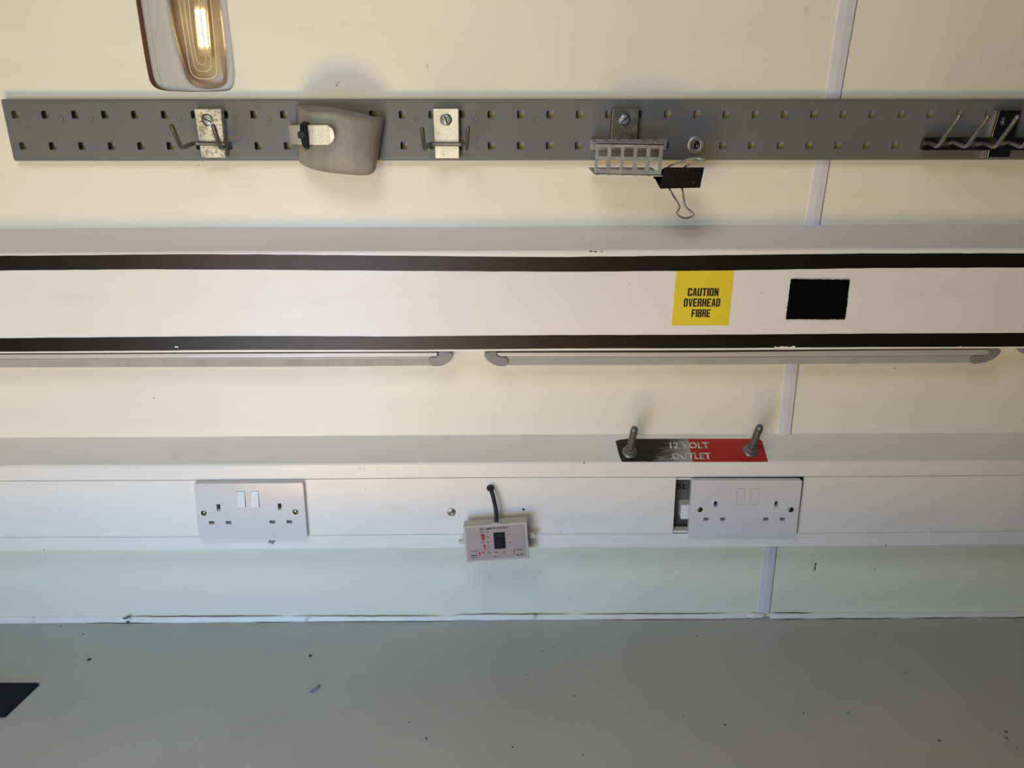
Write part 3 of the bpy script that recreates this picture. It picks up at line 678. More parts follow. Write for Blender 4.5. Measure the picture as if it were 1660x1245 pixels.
def fl(zc, s):      # rolled flange profile running back to the wall
    pr = [(RD, zc-s*0.004), (RD-0.0004, zc-s*0.0017), (RD-0.0022, zc-s*0.0004), (RD-0.0045, zc), (0.0, zc), (0.0, zc-s*0.0016), (RD-0.0045, zc-s*0.0016), (RD-0.0016, zc-s*0.004)]
    return loft([[Vector((x, -d, z)) for d, z in pr] for x in (xl, 1.2)])
build('perforated_strip', merge((V1[0], V1[1]), fl(z1, 1), fl(z0, -1)), M['rail'], rail)
for u, v in ((100.6, 194), (148.6, 194.5), (291.5, 195), (436, 193.5), (676, 193.5), (770.5, 193.3), (868, 194)):
    c = P(u, v, RD); build('spot_weld', lathe([(0.0034, -0.0002), (0.0034, 0.0003), (0.0026, 0.0003), (0.0024, 0.0001), (0.0001, 0.0002)], c, (0, -1, 0), 20), M['rail'], rail, smooth=True)
# washer screw
c = P(1127.7, 235.2, RD)
ws = empty('washer_screw', c, 'round zinc washer with a hex socket screw in the grey rail', 'screw')
build('washer', lathe([(0.0112, 0), (0.0112, 0.0012), (0.0106, 0.0018), (0.0058, 0.0022), (0.0052, 0.0016), (0.0052, 0)], c, (0, -1, 0), 36), M['zinc_dull'], ws, smooth=True)
build('screw_head', lathe([(0.0050, 0), (0.0050, 0.0026), (0.0042, 0.0034), (0.0026, 0.0036), (0.0022, 0.0014), (0.0001, 0.0010)], c, (0, -1, 0), 24), M['dark_steel'], ws, smooth=True)

# ---- hook plates
def plate(name_parent, px, d0, d1, m, bev=0.0016):
    return build('backplate', prism_px(px, d0, d1), m, name_parent, bevel=bev, segs=3)
h1 = empty('double_hook', P(338, 216, RD), 'double wire hook skewed on its pitted plate, left of the plastic holder', 'hook', 'double hooks on the tool rail')
PD = 0.0255
plate(h1, [(314, 176.5), (358, 176.2), (365.5, 256), (326, 256)], RD, PD, M['zinc_pitted'])
slot_head(P(336.5, 194.5, PD), (0, -1, 0), 0.0062, R(-28), h1, M['zinc_dull'], 'screw', 0.0018)
wr = 0.0026
build('wire_hook', tube([P(278, 203.3, 0.088), P(293.8, 241, 0.066), P(313, 232.5, PD+wr), P(373, 233.5, PD+wr), P(358, 241.5, 0.066), P(345.5, 203.3, 0.085)], wr, 14, 0.006), M['dark_wire'], h1, smooth=True)
h2 = empty('double_hook', P(724, 216, RD), 'double wire hook square on its clean plate, right of the plastic holder', 'hook', 'double hooks on the tool rail')
plate(h2, [(701.5, 176), (743.5, 176), (744.5, 257), (705.5, 257)], RD, PD, M['zinc'])
slot_head(P(723, 194, PD), (0, -1, 0), 0.0062, R(-72), h2, M['zinc_dull'], 'screw', 0.0018)
build('wire_hook', tube([P(684.3, 208.5, 0.088), P(688.5, 244, 0.064), P(695, 233.5, PD+wr), P(752, 233.8, PD+wr), P(756.5, 244.5, 0.064), P(758.5, 206.5, 0.088)], wr, 14, 0.006), M['dark_wire'], h2, smooth=True)

# ---- plastic holder (flattened cup) strapped to a metal tongue
cup = empty('plastic_holder', P(550, 225, RD), 'cloudy beige plastic pouch cut open at the top, strapped to the grey rail', 'holder')
front_top = [(480.5, 171), (490, 177.5), (500.6, 180.2), (520, 181.3), (540, 181.8), (570.5, 187), (600, 190.8), (624.5, 192.3)]
front_bot = [(482, 252), (484, 261), (492, 268.5), (510, 275.5), (534, 280), (560, 282.8), (583, 284.3), (597, 284), (605.5, 280), (609.3, 273), (611.5, 262)]
back_top = [(480.5, 170.5), (496, 170.5), (512, 171), (540, 174), (560, 177.5), (582, 182.3), (606, 189), (624.5, 192)]
n = 56
def at(poly, s):
    L = [i/(len(poly)-1) for i in range(len(poly))]; return (float(np.interp(s, L, [p[0] for p in poly])), float(np.interp(s, L, [p[1] for p in poly])))
def dfr(s): return RD+0.004+0.046*max(0, math.sin(math.pi*s))**0.55
cols = []
K = 10
for i in range(n+1):            # front wall left->right
    s = i/n; a = at(front_top, s); b = at(front_bot, s); d = dfr(s); col_ = []
    for j in range(K+1):
        t = j/K; dd = d-(d-RD-0.006)*0.28*t**2
        col_.append(P(a[0]+(b[0]-a[0])*t, a[1]+(b[1]-a[1])*t, dd))
    cols.append(col_)
for i in range(n-1, 0, -1):     # back wall right->left
    s = i/n; a = at(back_top, s); b = at(front_bot, s); d = RD+0.004; col_ = []
    pa, pb = P(a[0], a[1], d), P(b[0], b[1], RD+0.008); 
    for j in range(K+1):
        t = j/K; col_.append(pa.lerp(pb, t))
    cols.append(col_)
V = [p for c_ in cols for p in c_]; nc = len(cols); Fc = []
for i in range(nc):
    for j in range(K):
        a, b = i*(K+1)+j, ((i+1) % nc)*(K+1)+j; Fc.append((a, b, b+1, a+1))
# closed bottom
for i in range(1, n-1):
    bi, bj = (nc-i) % nc, (nc-i-1) % nc
    Fc.append((i*(K+1)+K, (i+1)*(K+1)+K, bj*(K+1)+K, bi*(K+1)+K))
Fc.append((K, (K+1)+K, (nc-1)*(K+1)+K)); Fc.append(((n-1)*(K+1)+K, n*(K+1)+K, (n+1)*(K+1)+K))
o = build('pouch', (V, Fc), M['cup'], cup, smooth=True)
so = o.modifiers.new('sol', 'SOLIDIFY'); so.thickness = 0.0016; so.offset = -1
# metal tongue: from the rail, round the left side, over the front
tg_t = [(468, 203.5, .013), (476, 203, .034), (484, 202.8, .052), (493, 203, .0635), (504, 203, .0685), (518, 203, .0705), (530, 203, .0718)]
tg_b = [(471.5, 233.6, .013), (478, 234, .034), (486, 234.6, .052), (494, 234.8, .0635), (505, 234.8, .0685), (519, 234.8, .0705), (531, 234.8, .0718)]
rt = smooth_path([P(*q) for q in tg_t], 4); rb = smooth_path([P(*q) for q in tg_b], 4)
rings = []
for a, b in zip(rt, rb):
    rings.append([a, b, b+Vector((0.0006, 0.0016, 0)), a+Vector((0.0006, 0.0016, 0))])
for u, y0, y1 in ((535, 206, 232), (539, 210, 228.5), (541.3, 216, 223)):
    a, b = P(u, y0, .0725), P(u+0.6, y1, .0725); rings.append([a, b, b+Vector((0, 0.0016, 0)), a+Vector((0, 0.0016, 0))])
build('metal_tongue', loft(rings), M['zinc'], cup, smooth=False)
tie = empty  # keep names short
ties = build('cable_tie', tube([P(494, 200.5, .050), P(489.5, 203, .066), P(491, 219, .070), P(494, 236, .066), P(497, 238.5, .056)], 0.0030, 8, 0.006), M['black_plastic'], cup, smooth=True)
build('tie_tail', tube([P(498, 201, .056), P(494.5, 203.5, .069), P(495.5, 219, .072), P(498, 235, .069), P(499, 238, .060)], 0.0026, 8, 0.005), M['black_plastic'], ties, smooth=True)
build('tie_head', prism_px([(482, 213.5), (491.5, 213), (494, 216), (494, 223), (490.5, 225.3), (482.5, 224.5)], 0.056, 0.075), M['black_rubber'], ties, bevel=0.001)

# ---- perforated mini tray
tray = empty('mesh_tray', P(1020, 240, RD), 'small galvanised mesh tray hanging from a scratched plate on the grey rail', 'tray')
plate(tray, [(992.4, 176.6), (1036.8, 176.4), (1033, 236), (989.2, 236)], RD, PD, M['zinc_mid'])
slot_head(P(1012.3, 193.8, PD), (0, -1, 0), 0.0062, R(40), tray, M['zinc_dull'], 'screw', 0.0018)
TD = 0.078
fo = [(966.8, 231.6), (1075.9, 233.3), (1071.8, 284.6), (963, 282.3)]
def bil(q, a, b):
    (x0, y0), (x1, y1), (x2, y2), (x3, y3) = q
    xt, yt = x0+(x1-x0)*a, y0+(y1-y0)*a; xb_, yb_ = x3+(x2-x3)*a, y3+(y2-y3)*a
    return (xt+(xb_-xt)*b, yt+(yb_-yt)*b)
colx = [(0.045, 0.175), (0.235, 0.375), (0.425, 0.565), (0.620, 0.755), (0.815, 0.945)]
hs = []
for a, b in colx:
    for c_, e in ((0.14, 0.42), (0.55, 0.83)):
        hs.append([bil(fo, a, c_), bil(fo, b, c_), bil(fo, b, e), bil(fo, a, e)])
build('front_panel', prism_px(fo, TD-0.0014, TD, hs), M['zinc_dull'], tray, bevel=0.0003)
def tray_sheet(name, yv_f, z_b, zoff):      # horizontal sheets with three rows of holes
    A, B = P(fo[0][0] if yv_f == 0 else fo[3][0], fo[0][1] if yv_f == 0 else fo[3][1], TD), P(fo[1][0] if yv_f == 0 else fo[2][0], fo[1][1] if yv_f == 0 else fo[2][1], TD)
    back = RD+0.001; x0, x1 = A.x, B.x; w_ = x1-x0
    hs = []
    for a, b in colx:
        for c_, e in ((0.10, 0.36), (0.50, 0.78)):
            hs.append([(x0+w_*a, c_), (x0+w_*b, c_), (x0+w_*b, e), (x0+w_*a, e)])
    def fn(o_):
        def g_(a, t):
            zf_ = A.z+(B.z-A.z)*(a-x0)/w_
            return Vector((a, -(TD-(TD-back)*t), zf_+(z_b-zf_)*t+o_))
        return g_
    V, Fc, _ = plate2d([(x0, 0), (x1, 0), (x1, 1), (x0, 1)], hs, fn(zoff), fn(zoff-0.0014))
    return build(name, (V, Fc), M['zinc_dull'], tray)
tray_sheet('top_panel', 0, P(958, 224.5, RD).z, 0.0)
tray_sheet('bottom_panel', 1, P(955, 272.5, RD).z, 0.001)
a0, a1 = P(958, 225, RD), P(958, 243, RD); b1 = P(1080, 243, RD)
build('back_strip', box(a0.x-0.001, b1.x, -(RD+0.0024), -(RD+0.0006), a1.z, a0.z), M['zinc_dull'], tray)
for a, _ in ((0.02, 0), (0.20, 0), (0.40, 0), (0.595, 0), (0.79, 0)):
    u, v = bil(fo, a, 1.0); build('bottom_tab', prism_px([(u, v-1), (u+6, v-1), (u+5.6, v+1.6), (u+0.4, v+1.6)], TD-0.006, TD-0.0012), M['zinc_dull'], tray)

# ---- binder clip gripping the tray
clip = empty('binder_clip', P(1105, 290, 0.05), 'black binder clip with bare wire handles gripping the mesh tray', 'clip')
SD = 0.083; MDp = 0.035
f0 = [P(1077, 271.3, SD), P(1141.8, 271.3, SD), P(1135, 304.4, SD), P(1070, 306, SD)]
m0 = P(1060, 285.6, MDp); wdt = f0[1]-f0[0]
m1 = m0+Vector((wdt.x, 0, 0))
th_ = 0.0009
def sheet(a, b, c_, e, nrm):
    nrm = Vector(nrm).normalized()*th_
    V = [a, b, c_, e, a+nrm, b+nrm, c_+nrm, e+nrm]
    return V, [(0, 1, 2, 3), (7, 6, 5, 4), (0, 4, 5, 1), (1, 5, 6, 2), (2, 6, 7, 3), (3, 7, 4, 0)]
zz = Vector((0, 0, 0.0011))
build('clip_body', merge(sheet(f0[0], f0[1], f0[2], f0[3], (0, 1, 0)), sheet(f0[0], f0[1], m1+zz, m0+zz, (0, 0, -1)), sheet(f0[3], f0[2], m1-zz, m0-zz, (0, 0, 1))), M['clip'], clip, bevel=0.0003)
build('jaw_roll', merge(tube([m0+zz*1.6, m0+zz*1.6+Vector((wdt.x, 0, 0))], 0.0014, 8), tube([m0-zz*1.6, m0-zz*1.6+Vector((wdt.x, 0, 0))], 0.0014, 8)), M['clip'], clip, smooth=True)
ax = lambda f_: m0+Vector((wdt.x*f_, 0, 0))
build('handle', tube(smooth_path([ax(0.28)+zz*2, P(1084, 270, .072), P(1103, 263, .086), P(1120.6, 257.4, .098), P(1134, 257, .105), P(1143, 258.6, .104), P(1143, 260, .100), P(1130, 261, .092), P(1118, 266.5, .084), P(1110, 270.5, .072), ax(0.72)+zz*2], 5), 0.0013, 8), M['zinc_dull'], clip, smooth=True)
build('handle', tube(smooth_path([ax(0.28)-zz*2, P(1085, 306, .062), P(1094.5, 322, .060), P(1101.5, 335.4, .060), P(1097, 345.5, .060), P(1103.5, 351.6, .060), P(1113, 353.6, .060), P(1122.5, 350, .060), P(1123.6, 346, .060), P(1112, 335.4, .060), P(1108.5, 322, .060), P(1106, 306.5, .062), ax(0.66)-zz*2], 5), 0.0012, 8), M['wire_grey'], clip, smooth=True)

# ---- prong rack at the right
rack = empty('prong_rack', P(1620, 220, RD), 'dark zinc bar with a row of slanting prongs at the right end of view', 'hook rack')
build('backplate', prism_px([(1620, 178), (1657, 178), (1647, 215), (1637, 256), (1600, 256), (1609, 215)], RD, PD), M['dark_steel'], rack, bevel=0.002, segs=3)
build('edge_return', prism_px([(1614, 178.5), (1619, 178.2), (1599.6, 256), (1592, 256)], RD, PD-0.003), M['zinc_dull'], rack, bevel=0.0015)
slot_head(P(1632, 196, PD), (0, -1, 0), 0.0062, R(30), rack, M['dark_steel'], 'screw', 0.0018)
build('prong_bar', prism_px(chaikin_corners([(1499.5, 222.8), (1840, 222.8), (1834.3, 243.6), (1493.5, 243.6)], 3), PD, 0.031), M['dark_steel'], rack, bevel=0.0008)
for k, (r0, b0, t0) in enumerate((((1505.5, 231), (1520.5, 238), (1555.6, 187)), ((1543.5, 230), (1566.5, 238.6), (1602.2, 188.8)), ((1594, 232), (1613.5, 239), (1649.8, 189)), ((1634, 230), (1657, 239), (1695, 190)))):
    build('prong', tube([P(r0[0], r0[1], 0.029), P(b0[0], b0[1], 0.056), P(t0[0], t0[1], 0.092)], 0.00255, 12, 0.007), M['wire_grey'], rack, smooth=True)

# ================================================================== recessed wall lamp, top left
lampR = empty('recessed_lamp', P(310, 0, 0), 'recessed oval interior lamp with a lit LED strip behind a ridged lens', 'lamp')
b_out = [(205, -160), (227.5, 0), (246, 114), (253, 142), (277, 152), (358, 153), (380, 149), (388, 124), (384, 90), (374, 0), (356, -160), (346, -190), (218, -190)]
b_in = [(250, -150), (271, 0), (279, 51), (296, 112), (306, 136), (328, 144.5), (353, 144), (368, 136), (369.5, 122), (365, 64), (357, 0), (338, -150), (326, -172), (262, -172)]
NR = 120
def ringpx(px, n_=NR):
    r_ = resample(chaikin(px, 3), n_)
    k = min(range(n_), key=lambda i: math.hypot(r_[i][0]-px[1][0], r_[i][1]-0)); return r_[k:]+r_[:k]
def rel(px, k):   # scale towards the centre
    cx = sum(p[0] for p in px)/len(px); cy = sum(p[1] for p in px)/len(px)
    return [(cx+(p[0]-cx)*k, cy+(p[1]-cy)*k) for p in px]
def mixpx(a, b, t): return [(p[0]+(q[0]-p[0])*t, p[1]+(q[1]-p[1])*t) for p, q in zip(a, b)]
ro, ri = ringpx(b_out), ringpx(b_in)
seq = [(0.0, -0.022), (0.0, -0.010), (0.05, -0.0065), (0.18, -0.0050), (0.55, -0.0035), (0.9, -0.0030), (1.0, -0.0038), (1.03, -0.0058), (1.05, -0.0100)]
build('bezel', loft([[P(u, v, d) for u, v in mixpx(ro, ri, t)] for t, d in seq], caps=False), M['bezel'], lampR, smooth=True)
# raised mould lines on the bezel
for t0, pts in ((0, [(238, 0), (246, 60), (254, 110), (261.5, 137)]), (1, [(245.5, 0), (253, 40), (262, 90), (275.5, 143)])):
    build('mould_line', tube([P(u, v, -0.0046) for u, v in pts], 0.0006, 6), M['bezel'], lampR, smooth=True)
rin = mixpx(ro, ri, 1.05)
rin2 = rel(rin, 0.93)
hz = build('reflector_tray', loft([[P(u, v, -0.010) for u, v in rin], [P(u, v, -0.0125) for u, v in rel(rin, 0.955)], [P(u, v, -0.030) for u, v in rin2]], caps=False), M['housing'], lampR, smooth=False)
build('reflector_back', (lambda pts: (pts, [tuple(range(len(pts)))]))([P(u, v, -0.030) for u, v in rin2]), M['housing'], lampR)
def stripq(u0, v0, u1, v1, w_, d0, d1):
    return prism_px([(u0-w_, v0), (u0+w_, v0), (u1+w_, v1), (u1-w_, v1)], d0, d1)
bd = build('led_board', stripq(314.5, -120, 332.5, 92, 11, -0.029, -0.022), M['board'], lampR)
ls = build('led_strip', stripq(322.5, 15.5, 331.2, 75, 7.0, -0.022, -0.0195), M['led'], lampR)
for k in range(7):
    u, v = 322.0+k*1.45, 16.5+k*9.4
    c = P(u, v, -0.0195); build('led_chip', lathe([(0.0011, 0), (0.0011, 0.0006), (0.0001, 0.0007)], c, (0, -1, 0), 10), M['chip'], ls)
rl = mixpx(ro, ri, 1.04)
build('lens', loft([[P(u, v, -0.0085) for u, v in rl], [P(u, v, -0.0065) for u, v in rel(rl, 0.94)], [P(u, v, -0.0055) for u, v in rel(rl, 0.7)]]), M['lens'], lampR, smooth=True)
for pts in ([(278, -120), (290, 0), (300, 64), (308.5, 113), (316, 124), (325, 127.5), (340, 127.5), (349, 123), (351, 113), (348, 64), (341, 0), (326, -120)],
            [(284, -120), (298, 0), (305, 50), (313, 97), (318, 112), (326, 115.5), (336, 115.5), (341, 111), (341.5, 98), (336, 50), (331.5, 0), (316, -120)],
            [(293, -120), (305.5, 0), (310, 45), (316.5, 87), (321, 101.5), (326, 104.5), (331, 104), (333.5, 98), (332, 80), (328, 45), (323, 0), (309, -120)]):
    build('lens_ridge', tube(smooth_path([P(u, v, -0.0070) for u, v in pts], 4), 0.0007, 6), M['ridge'], lampR, smooth=True)

# ================================================================== 12 volt outlet label and studs on the sloping face
def zat(tab, x): return float(np.interp(x, xs, tab))
A = Vector((0.1, 0, zat(zr, 0.1))); B = Vector((0.45, 0, zat(zr, 0.45))); Cc = Vector((0.27, -T, zat(zf, 0.27)))
sn = (B-A).cross(Cc-A).normalized()
if sn.z < 0: sn = -sn
def S(u, v, off=0.0):
    r = ray(u, v); o_ = A+sn*off; t = (o_-CAM).dot(sn)/r.dot(sn); return CAM+r*t
def label_mat():
    m = mat('scratched_black_and_red_label', (0.45, 0.02, 0.012), 0.38, var=0.1, vscale=40); nt = m.node_tree; N, L = nt.nodes, nt.links
    b = N['Principled BSDF']; base = b.inputs['Base Color'].links[0].from_socket
    geo = N.new('ShaderNodeNewGeometry'); sx = N.new('ShaderNodeSeparateXYZ'); L.new(geo.outputs['Position'], sx.inputs[0])
    xb = S(1119, 730).x; xk = S(1048, 730).x; xk2 = S(1100, 730).x
    # boundary slants like the label's end
    st = N.new('ShaderNodeMath'); st.operation = 'GREATER_THAN'; st.inputs[1].default_value = xb; L.new(sx.outputs[0], st.inputs[0])
    mp = N.new('ShaderNodeMapping'); mp.inputs['Scale'].default_value = (60, 700, 700); L.new(geo.outputs['Position'], mp.inputs[0])
    n1 = N.new('ShaderNodeTexNoise'); n1.inputs['Scale'].default_value = 1.0; n1.inputs['Detail'].default_value = 6; L.new(mp.outputs[0], n1.inputs['Vector'])
    mr = N.new('ShaderNodeMapRange'); mr.inputs[1].default_value = xk; mr.inputs[2].default_value = xk2+0.02; mr.inputs[3].default_value = 0.36; mr.inputs[4].default_value = -0.24; L.new(sx.outputs[0], mr.inputs[0])
    mz = N.new('ShaderNodeMapRange'); mz.inputs[1].default_value = S(1060, 746).z; mz.inputs[2].default_value = S(1060, 714).z; mz.inputs[3].default_value = -0.16; mz.inputs[4].default_value = 0.12; L.new(sx.outputs[2], mz.inputs[0])
    ad = N.new('ShaderNodeMath'); ad.operation = 'ADD'; L.new(mr.outputs[0], ad.inputs[0]); L.new(n1.outputs[0], ad.inputs[1])
    ad2 = N.new('ShaderNodeMath'); ad2.operation = 'ADD'; L.new(ad.outputs[0], ad2.inputs[0]); L.new(mz.outputs[0], ad2.inputs[1])
    r2 = N.new('ShaderNodeMapRange'); r2.inputs[1].default_value = 0.28; r2.inputs[2].default_value = 0.66; L.new(ad2.outputs[0], r2.inputs[0])
    m1_ = N.new('ShaderNodeMix'); m1_.data_type = 'RGBA'; L.new(r2.outputs[0], m1_.inputs[0]); m1_.inputs[6].default_value = (0.36, 0.355, 0.35, 1); m1_.inputs[7].default_value = (0.009, 0.010, 0.010, 1)
    m2_ = N.new('ShaderNodeMix'); m2_.data_type = 'RGBA'; L.new(st.outputs[0], m2_.inputs[0]); L.new(m1_.outputs[2], m2_.inputs[6]); L.new(base, m2_.inputs[7])
    L.new(m2_.outputs[2], b.inputs['Base Color']); return m
lp = [(998, 715), (1004, 713), (1017, 711.3), (1229.5, 711.3), (1235, 714), (1245, 748.3), (1008, 748.3), (1003, 735)]
Vt = [S(u, v, 0.0005) for u, v in lp]; Vb = [p-sn*0.0006 for p in Vt]; k = len(lp)
ol = build('outlet_label', (Vt+Vb, [tuple(range(k)), tuple(reversed(range(k, 2*k)))]+[(i, (i+1) % k, (i+1) % k+k, i+k) for i in range(k)]), label_mat())
tag(ol, 'worn black and red 12 volt outlet label on the sloping face of the lower trunking', 'label')
def stext(s, x0, x1, y0, y1, sk):
    text('lettering', s, M['letter'], ol, S(x0-sk, y0, .0005), S(x1-sk, y0, .0005), S(x0, y1, .0005), sn, 0.03, 0.00015)
stext('12 VOLT', 1086.5, 1150.5, 716.6, 726.8, 1.2); stext('OUTLET', 1090, 1153, 733.8, 744.3, 1.2)
def stud(uv_base, uv_tip, label):
    c = S(*uv_base); root = empty('threaded_stud', c, label, 'bolt', 'threaded studs through the outlet label')
    # length so that the top comes where the photo has it
    best = min((abs(proj(c+sn*h)[1]-uv_tip[1]), h) for h in np.arange(0.02, 0.09, 0.0005))[1]
    pr = [(0.0044, 0)]; h = 0.012; i = 0
    pr.append((0.0044, h))
    while h < best-0.003:
        pr += [(0.0051, h+0.0005), (0.0044, h+0.0010)]; h += 0.0010
    pr += [(0.0044, best-0.001), (0.0036, best), (0.0001, best)]
    build('threaded_rod', lathe(pr, c, sn, 18), M['bolt'], root, smooth=True)
    build('flange', lathe([(0.0112, 0), (0.0112, 0.0016), (0.0092, 0.0034), (0.0001, 0.0034)], c, sn, 32), M['bolt'], root, smooth=True)
    build('hex_nut', lathe([(0.0088, 0.0030), (0.0088, 0.0085), (0.0080, 0.0095), (0.0044, 0.0098)], c, sn, 6, 0.3), M['bolt'], root, bevel=0.0005)
    print('stud', best, proj(c+sn*best), uv_tip)
stud((1020.5, 733.5), (1030, 693.5), 'threaded stud with flange nut on the black end of the outlet label')
stud((1216, 731.5), (1231.5, 690.5), 'threaded stud with flange nut on the red end of the outlet label')

# ================================================================== remote control hanging on its cable
RF, RB = 0.074, 0.057
rem = empty('remote_control', P(804, 880, RB), 'small beige remote control box hanging tilted by its black cable', 'remote control')
tl, tr, br, bl = (751, 854), (854.3, 846.8), (858.3, 905.6), (755.8, 912)
def RQ(a, b, d=RF): u, v = bil((tl, tr, br, bl), a, b); return P(u, v, d)
F4 = [RQ(0, 0), RQ(1, 0), RQ(1, 1), RQ(0, 1)]
Bk = [Vector((p.x, -RB, p.z)) for p in F4]
build('case', (F4+Bk, [(0, 1, 2, 3), (7, 6, 5, 4), (0, 4, 5, 1), (1, 5, 6, 2), (2, 6, 7, 3), (3, 7, 4, 0)]), M['remote'], rem, bevel=0.0012, segs=3)
def rprism(pts, m, name, h0, h1, par=rem, bev=0):
    o = [(RQ(a, b).x, RQ(a, b).z) for a, b in pts]
    V, Fc, _ = plate2d(o, [], lambda x, z: Vector((x, -(RF+h1), z)), lambda x, z: Vector((x, -(RF+h0), z)))
    return build(name, (V, Fc), m, par, bevel=bev)
face = rprism([(0.03, 0.045), (0.955, 0.045), (0.965, 0.94), (0.035, 0.95)], M['remote_face'], 'face_label', -0.0005, 0.0003)
def rtext(s, a0, a1, b0, b1, m=None, bold=0.01):
    text('lettering', s, m or M['ink'], face, RQ(a0, b0, RF+.0003), RQ(a1, b0, RF+.0003), RQ(a0, b1, RF+.0003), (0, -1, 0), bold, 0.0001)
rtext('AOY REMOTE CONTROL', 0.25, 0.71, 0.072, 0.13, None, 0.03)
rtext('100%', 0.245, 0.315, 0.165, 0.20); rtext('50%', 0.255, 0.315, 0.455, 0.49); rtext('25%', 0.25, 0.305, 0.74, 0.775)
rtext('ON', 0.68, 0.715, 0.285, 0.315); rtext('OFF', 0.68, 0.73, 0.505, 0.54); rtext('FAULT', 0.44, 0.52, 0.86, 0.90)
rtext('LOAD', 0.10, 0.20, 0.68, 0.72); rtext('Battery', 0.09, 0.195, 0.79, 0.84, None, 0.03); rtext('Inverter', 0.80, 0.91, 0.70, 0.745, None, 0.03); rtext('DC ON', 0.80, 0.91, 0.85, 0.90, None, 0.03)
rprism([(0.09, 0.86), (0.19, 0.86), (0.19, 0.872), (0.09, 0.872)], M['ink'], 'printed_line', 0.0003, 0.0005, face)
rprism([(0.255, 0.235), (0.325, 0.235), (0.32, 0.41), (0.28, 0.41)], M['red'], 'red_mark', 0.0003, 0.0005, face)
rprism([(0.285, 0.53), (0.325, 0.53), (0.32, 0.72)], M['red'], 'red_mark', 0.0003, 0.0005, face)
rprism([(0.215, 0.69), (0.24, 0.77), (0.215, 0.87)], M['red'], 'red_mark', 0.0003, 0.0005, face)
rprism([(0.775, 0.68), (0.755, 0.775), (0.775, 0.87)], M['red'], 'red_mark', 0.0003, 0.0005, face)
for a, b in ((0.368, 0.185), (0.368, 0.33), (0.368, 0.475), (0.368, 0.615), (0.368, 0.76), (0.485, 0.765), (0.605, 0.77)):
    build('indicator', lathe([(0.0021, 0), (0.0021, 0.0006), (0.0016, 0.0006), (0.0013, 0.0002), (0.0008, 0.0008), (0.0001, 0.0009)], RQ(a, b), (0, -1, 0), 14), M['ledoff'], rem, smooth=True)
rk = rprism([(0.462, 0.215), (0.640, 0.22), (0.640, 0.66), (0.462, 0.665)], M['black_plastic'], 'rocker_frame', -0.001, 0.0016, rem, 0.0004)
rprism([(0.49, 0.27), (0.61, 0.27), (0.61, 0.35), (0.49, 0.35)], M['dark'], 'rocker_recess', 0.0014, 0.0018, rk)
rprism([(0.485, 0.36), (0.615, 0.36), (0.615, 0.61), (0.485, 0.61)], M['black_plastic'], 'rocker', 0.0014, 0.0034, rk, 0.0006)
rtext('I', 0.547, 0.552, 0.40, 0.47, M['grey_line'])
# mounting ears
build('mounting_ear', prism_px([(742.5, 877), (754, 875.5), (756, 881.5), (745, 882)], RB, RB+0.005), M['remote'], rem, bevel=0.001)
build('mounting_ear', prism_px([(848, 867), (866, 865), (870, 869), (867, 872.5), (849, 877)], RB, RB+0.005), M['remote'], rem, bevel=0.001)
# gland + cable
gp = [(796, 850.2), (812, 849), (812.5, 846.5), (796, 847.5)]
g0 = P(804.5, 848, 0.068)
build('cable_gland', box(g0.x-0.0068, g0.x+0.0068, -0.073, -0.061, g0.z-0.003, g0.z+0.0025), M['remote'], rem, bevel=0.0006)
build('cable', tube(smooth_path([P(794.9, 791.5, T-0.004), P(794.9, 791.5, T+0.006), P(797, 797, T+0.011), P(801, 812, T+0.015), P(804, 828, T+0.018), P(804.6, 842, T+0.021), P(804.8, 847.5, T+0.0225)], 5), 0.0030, 12), M['black_rubber'], rem, smooth=True)
cc = P(794.9, 791, T)
build('grommet', lathe([(0.0054, -0.001), (0.0054, 0.0012), (0.0046, 0.0026), (0.0001, 0.003)], cc, (0, -1, 0), 22), M['black_rubber'], rem, smooth=True)
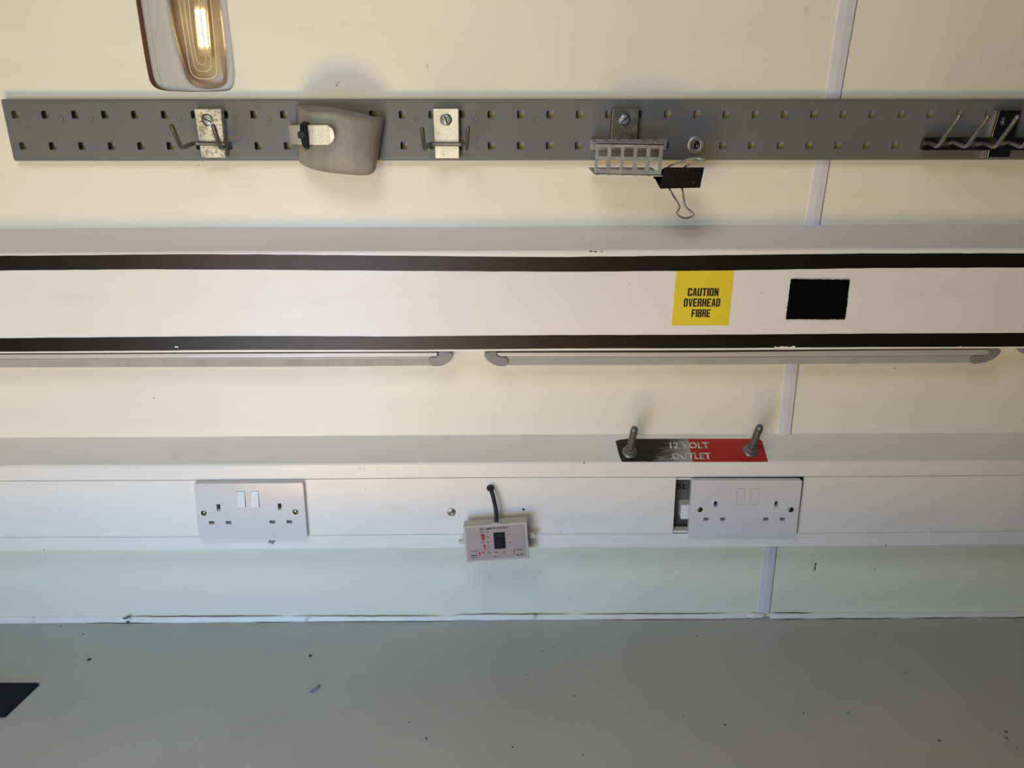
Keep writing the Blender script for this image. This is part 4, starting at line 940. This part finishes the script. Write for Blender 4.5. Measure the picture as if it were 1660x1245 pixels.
# loose screw beside it and empty screw hole
c = P(731.7, 830, T)
sc1 = build('trunking_screw', lathe([(0.0062, 0), (0.0062, 0.0008), (0.0046, 0.0014), (0.0040, 0.0010), (0.0036, 0.0032), (0.0022, 0.0034), (0.0016, 0.0016), (0.0001, 0.0012)], c, (0, -1, 0), 28), M['chrome'], smooth=True)
tag(sc1, 'single round-headed steel screw in the lower trunking, left of the remote', 'screw')
c = P(848.6, 825.8, T)
tag(build('screw_hole', lathe([(0.0018, -0.001), (0.0018, 0.0002), (0.0001, 0.00022)], c, (0, -1, 0), 16), M['dark']), 'small empty black screw hole in the lower trunking above the remote', 'hole')

# ================================================================== things on the worktop
pm = [H(-120, 1106.5, 0.003), H(60, 1106.5, 0.003), H(63.2, 1108, 0.003), H(8, 1160.5, 0.003), H(-130, 1160.5, 0.003)]
tag(build('rubber_mat', (pm+[Vector((p.x, p.y, 0.0)) for p in pm], [(0, 1, 2, 3, 4), (9, 8, 7, 6, 5)]+[(i, (i+1) % 5, (i+1) % 5+5, i+5) for i in range(5)]), M['mat'], bevel=0.0006),
    'flat black rubber pad lying on the worktop at the left edge', 'mat')
def crumb(u, v, l, w_, ang, label):
    c = H(u, v, 0); rings = []; ca, sa = math.cos(ang), math.sin(ang)
    for i in range(7):
        t = i/6; s = (t-0.5)*l; r = w_*math.sin(math.pi*(0.1+0.8*t))
        rings.append([Vector((c.x+s*ca-r*math.cos(a)*sa, c.y+s*sa+r*math.cos(a)*ca, max(0, r*0.7+r*0.8*math.sin(a)))) for a in [2*math.pi*k/8 for k in range(8)]])
    tag(build('crumb', loft(rings), M['crumb'], smooth=True), label, 'crumb', 'black crumbs on the worktop')
crumb(144.6, 1069.8, 0.0060, 0.0017, 0.5, 'tiny black crumb on the worktop above the black pad')
crumb(503.3, 1063.8, 0.0052, 0.0017, 0.3, 'tiny black crumb on the worktop behind the curled flake')
fp = [(501.5, 1121.5, 505, 1123.2), (506.5, 1117, 511, 1119.8), (512, 1114.5, 515.5, 1117.6), (515.5, 1109.5, 519.8, 1112.2)]
rings = []
for a, b, c_, e in fp:
    p, q = H(a, b, 0.0028), H(c_, e, 0.0006); mid = (p+q)/2+Vector((0, 0, 0.0012))
    rings.append([p, mid, q, q-Vector((0, 0, .0005)), mid-Vector((0, 0, .0006)), p-Vector((0, 0, .0006))])
tag(build('curled_flake', loft(rings), M['flake'], smooth=False), 'small curled grey flake of plastic lying on the worktop', 'flake')

# flat dark wall-side cavity behind the seam ends is closed by the wall itself
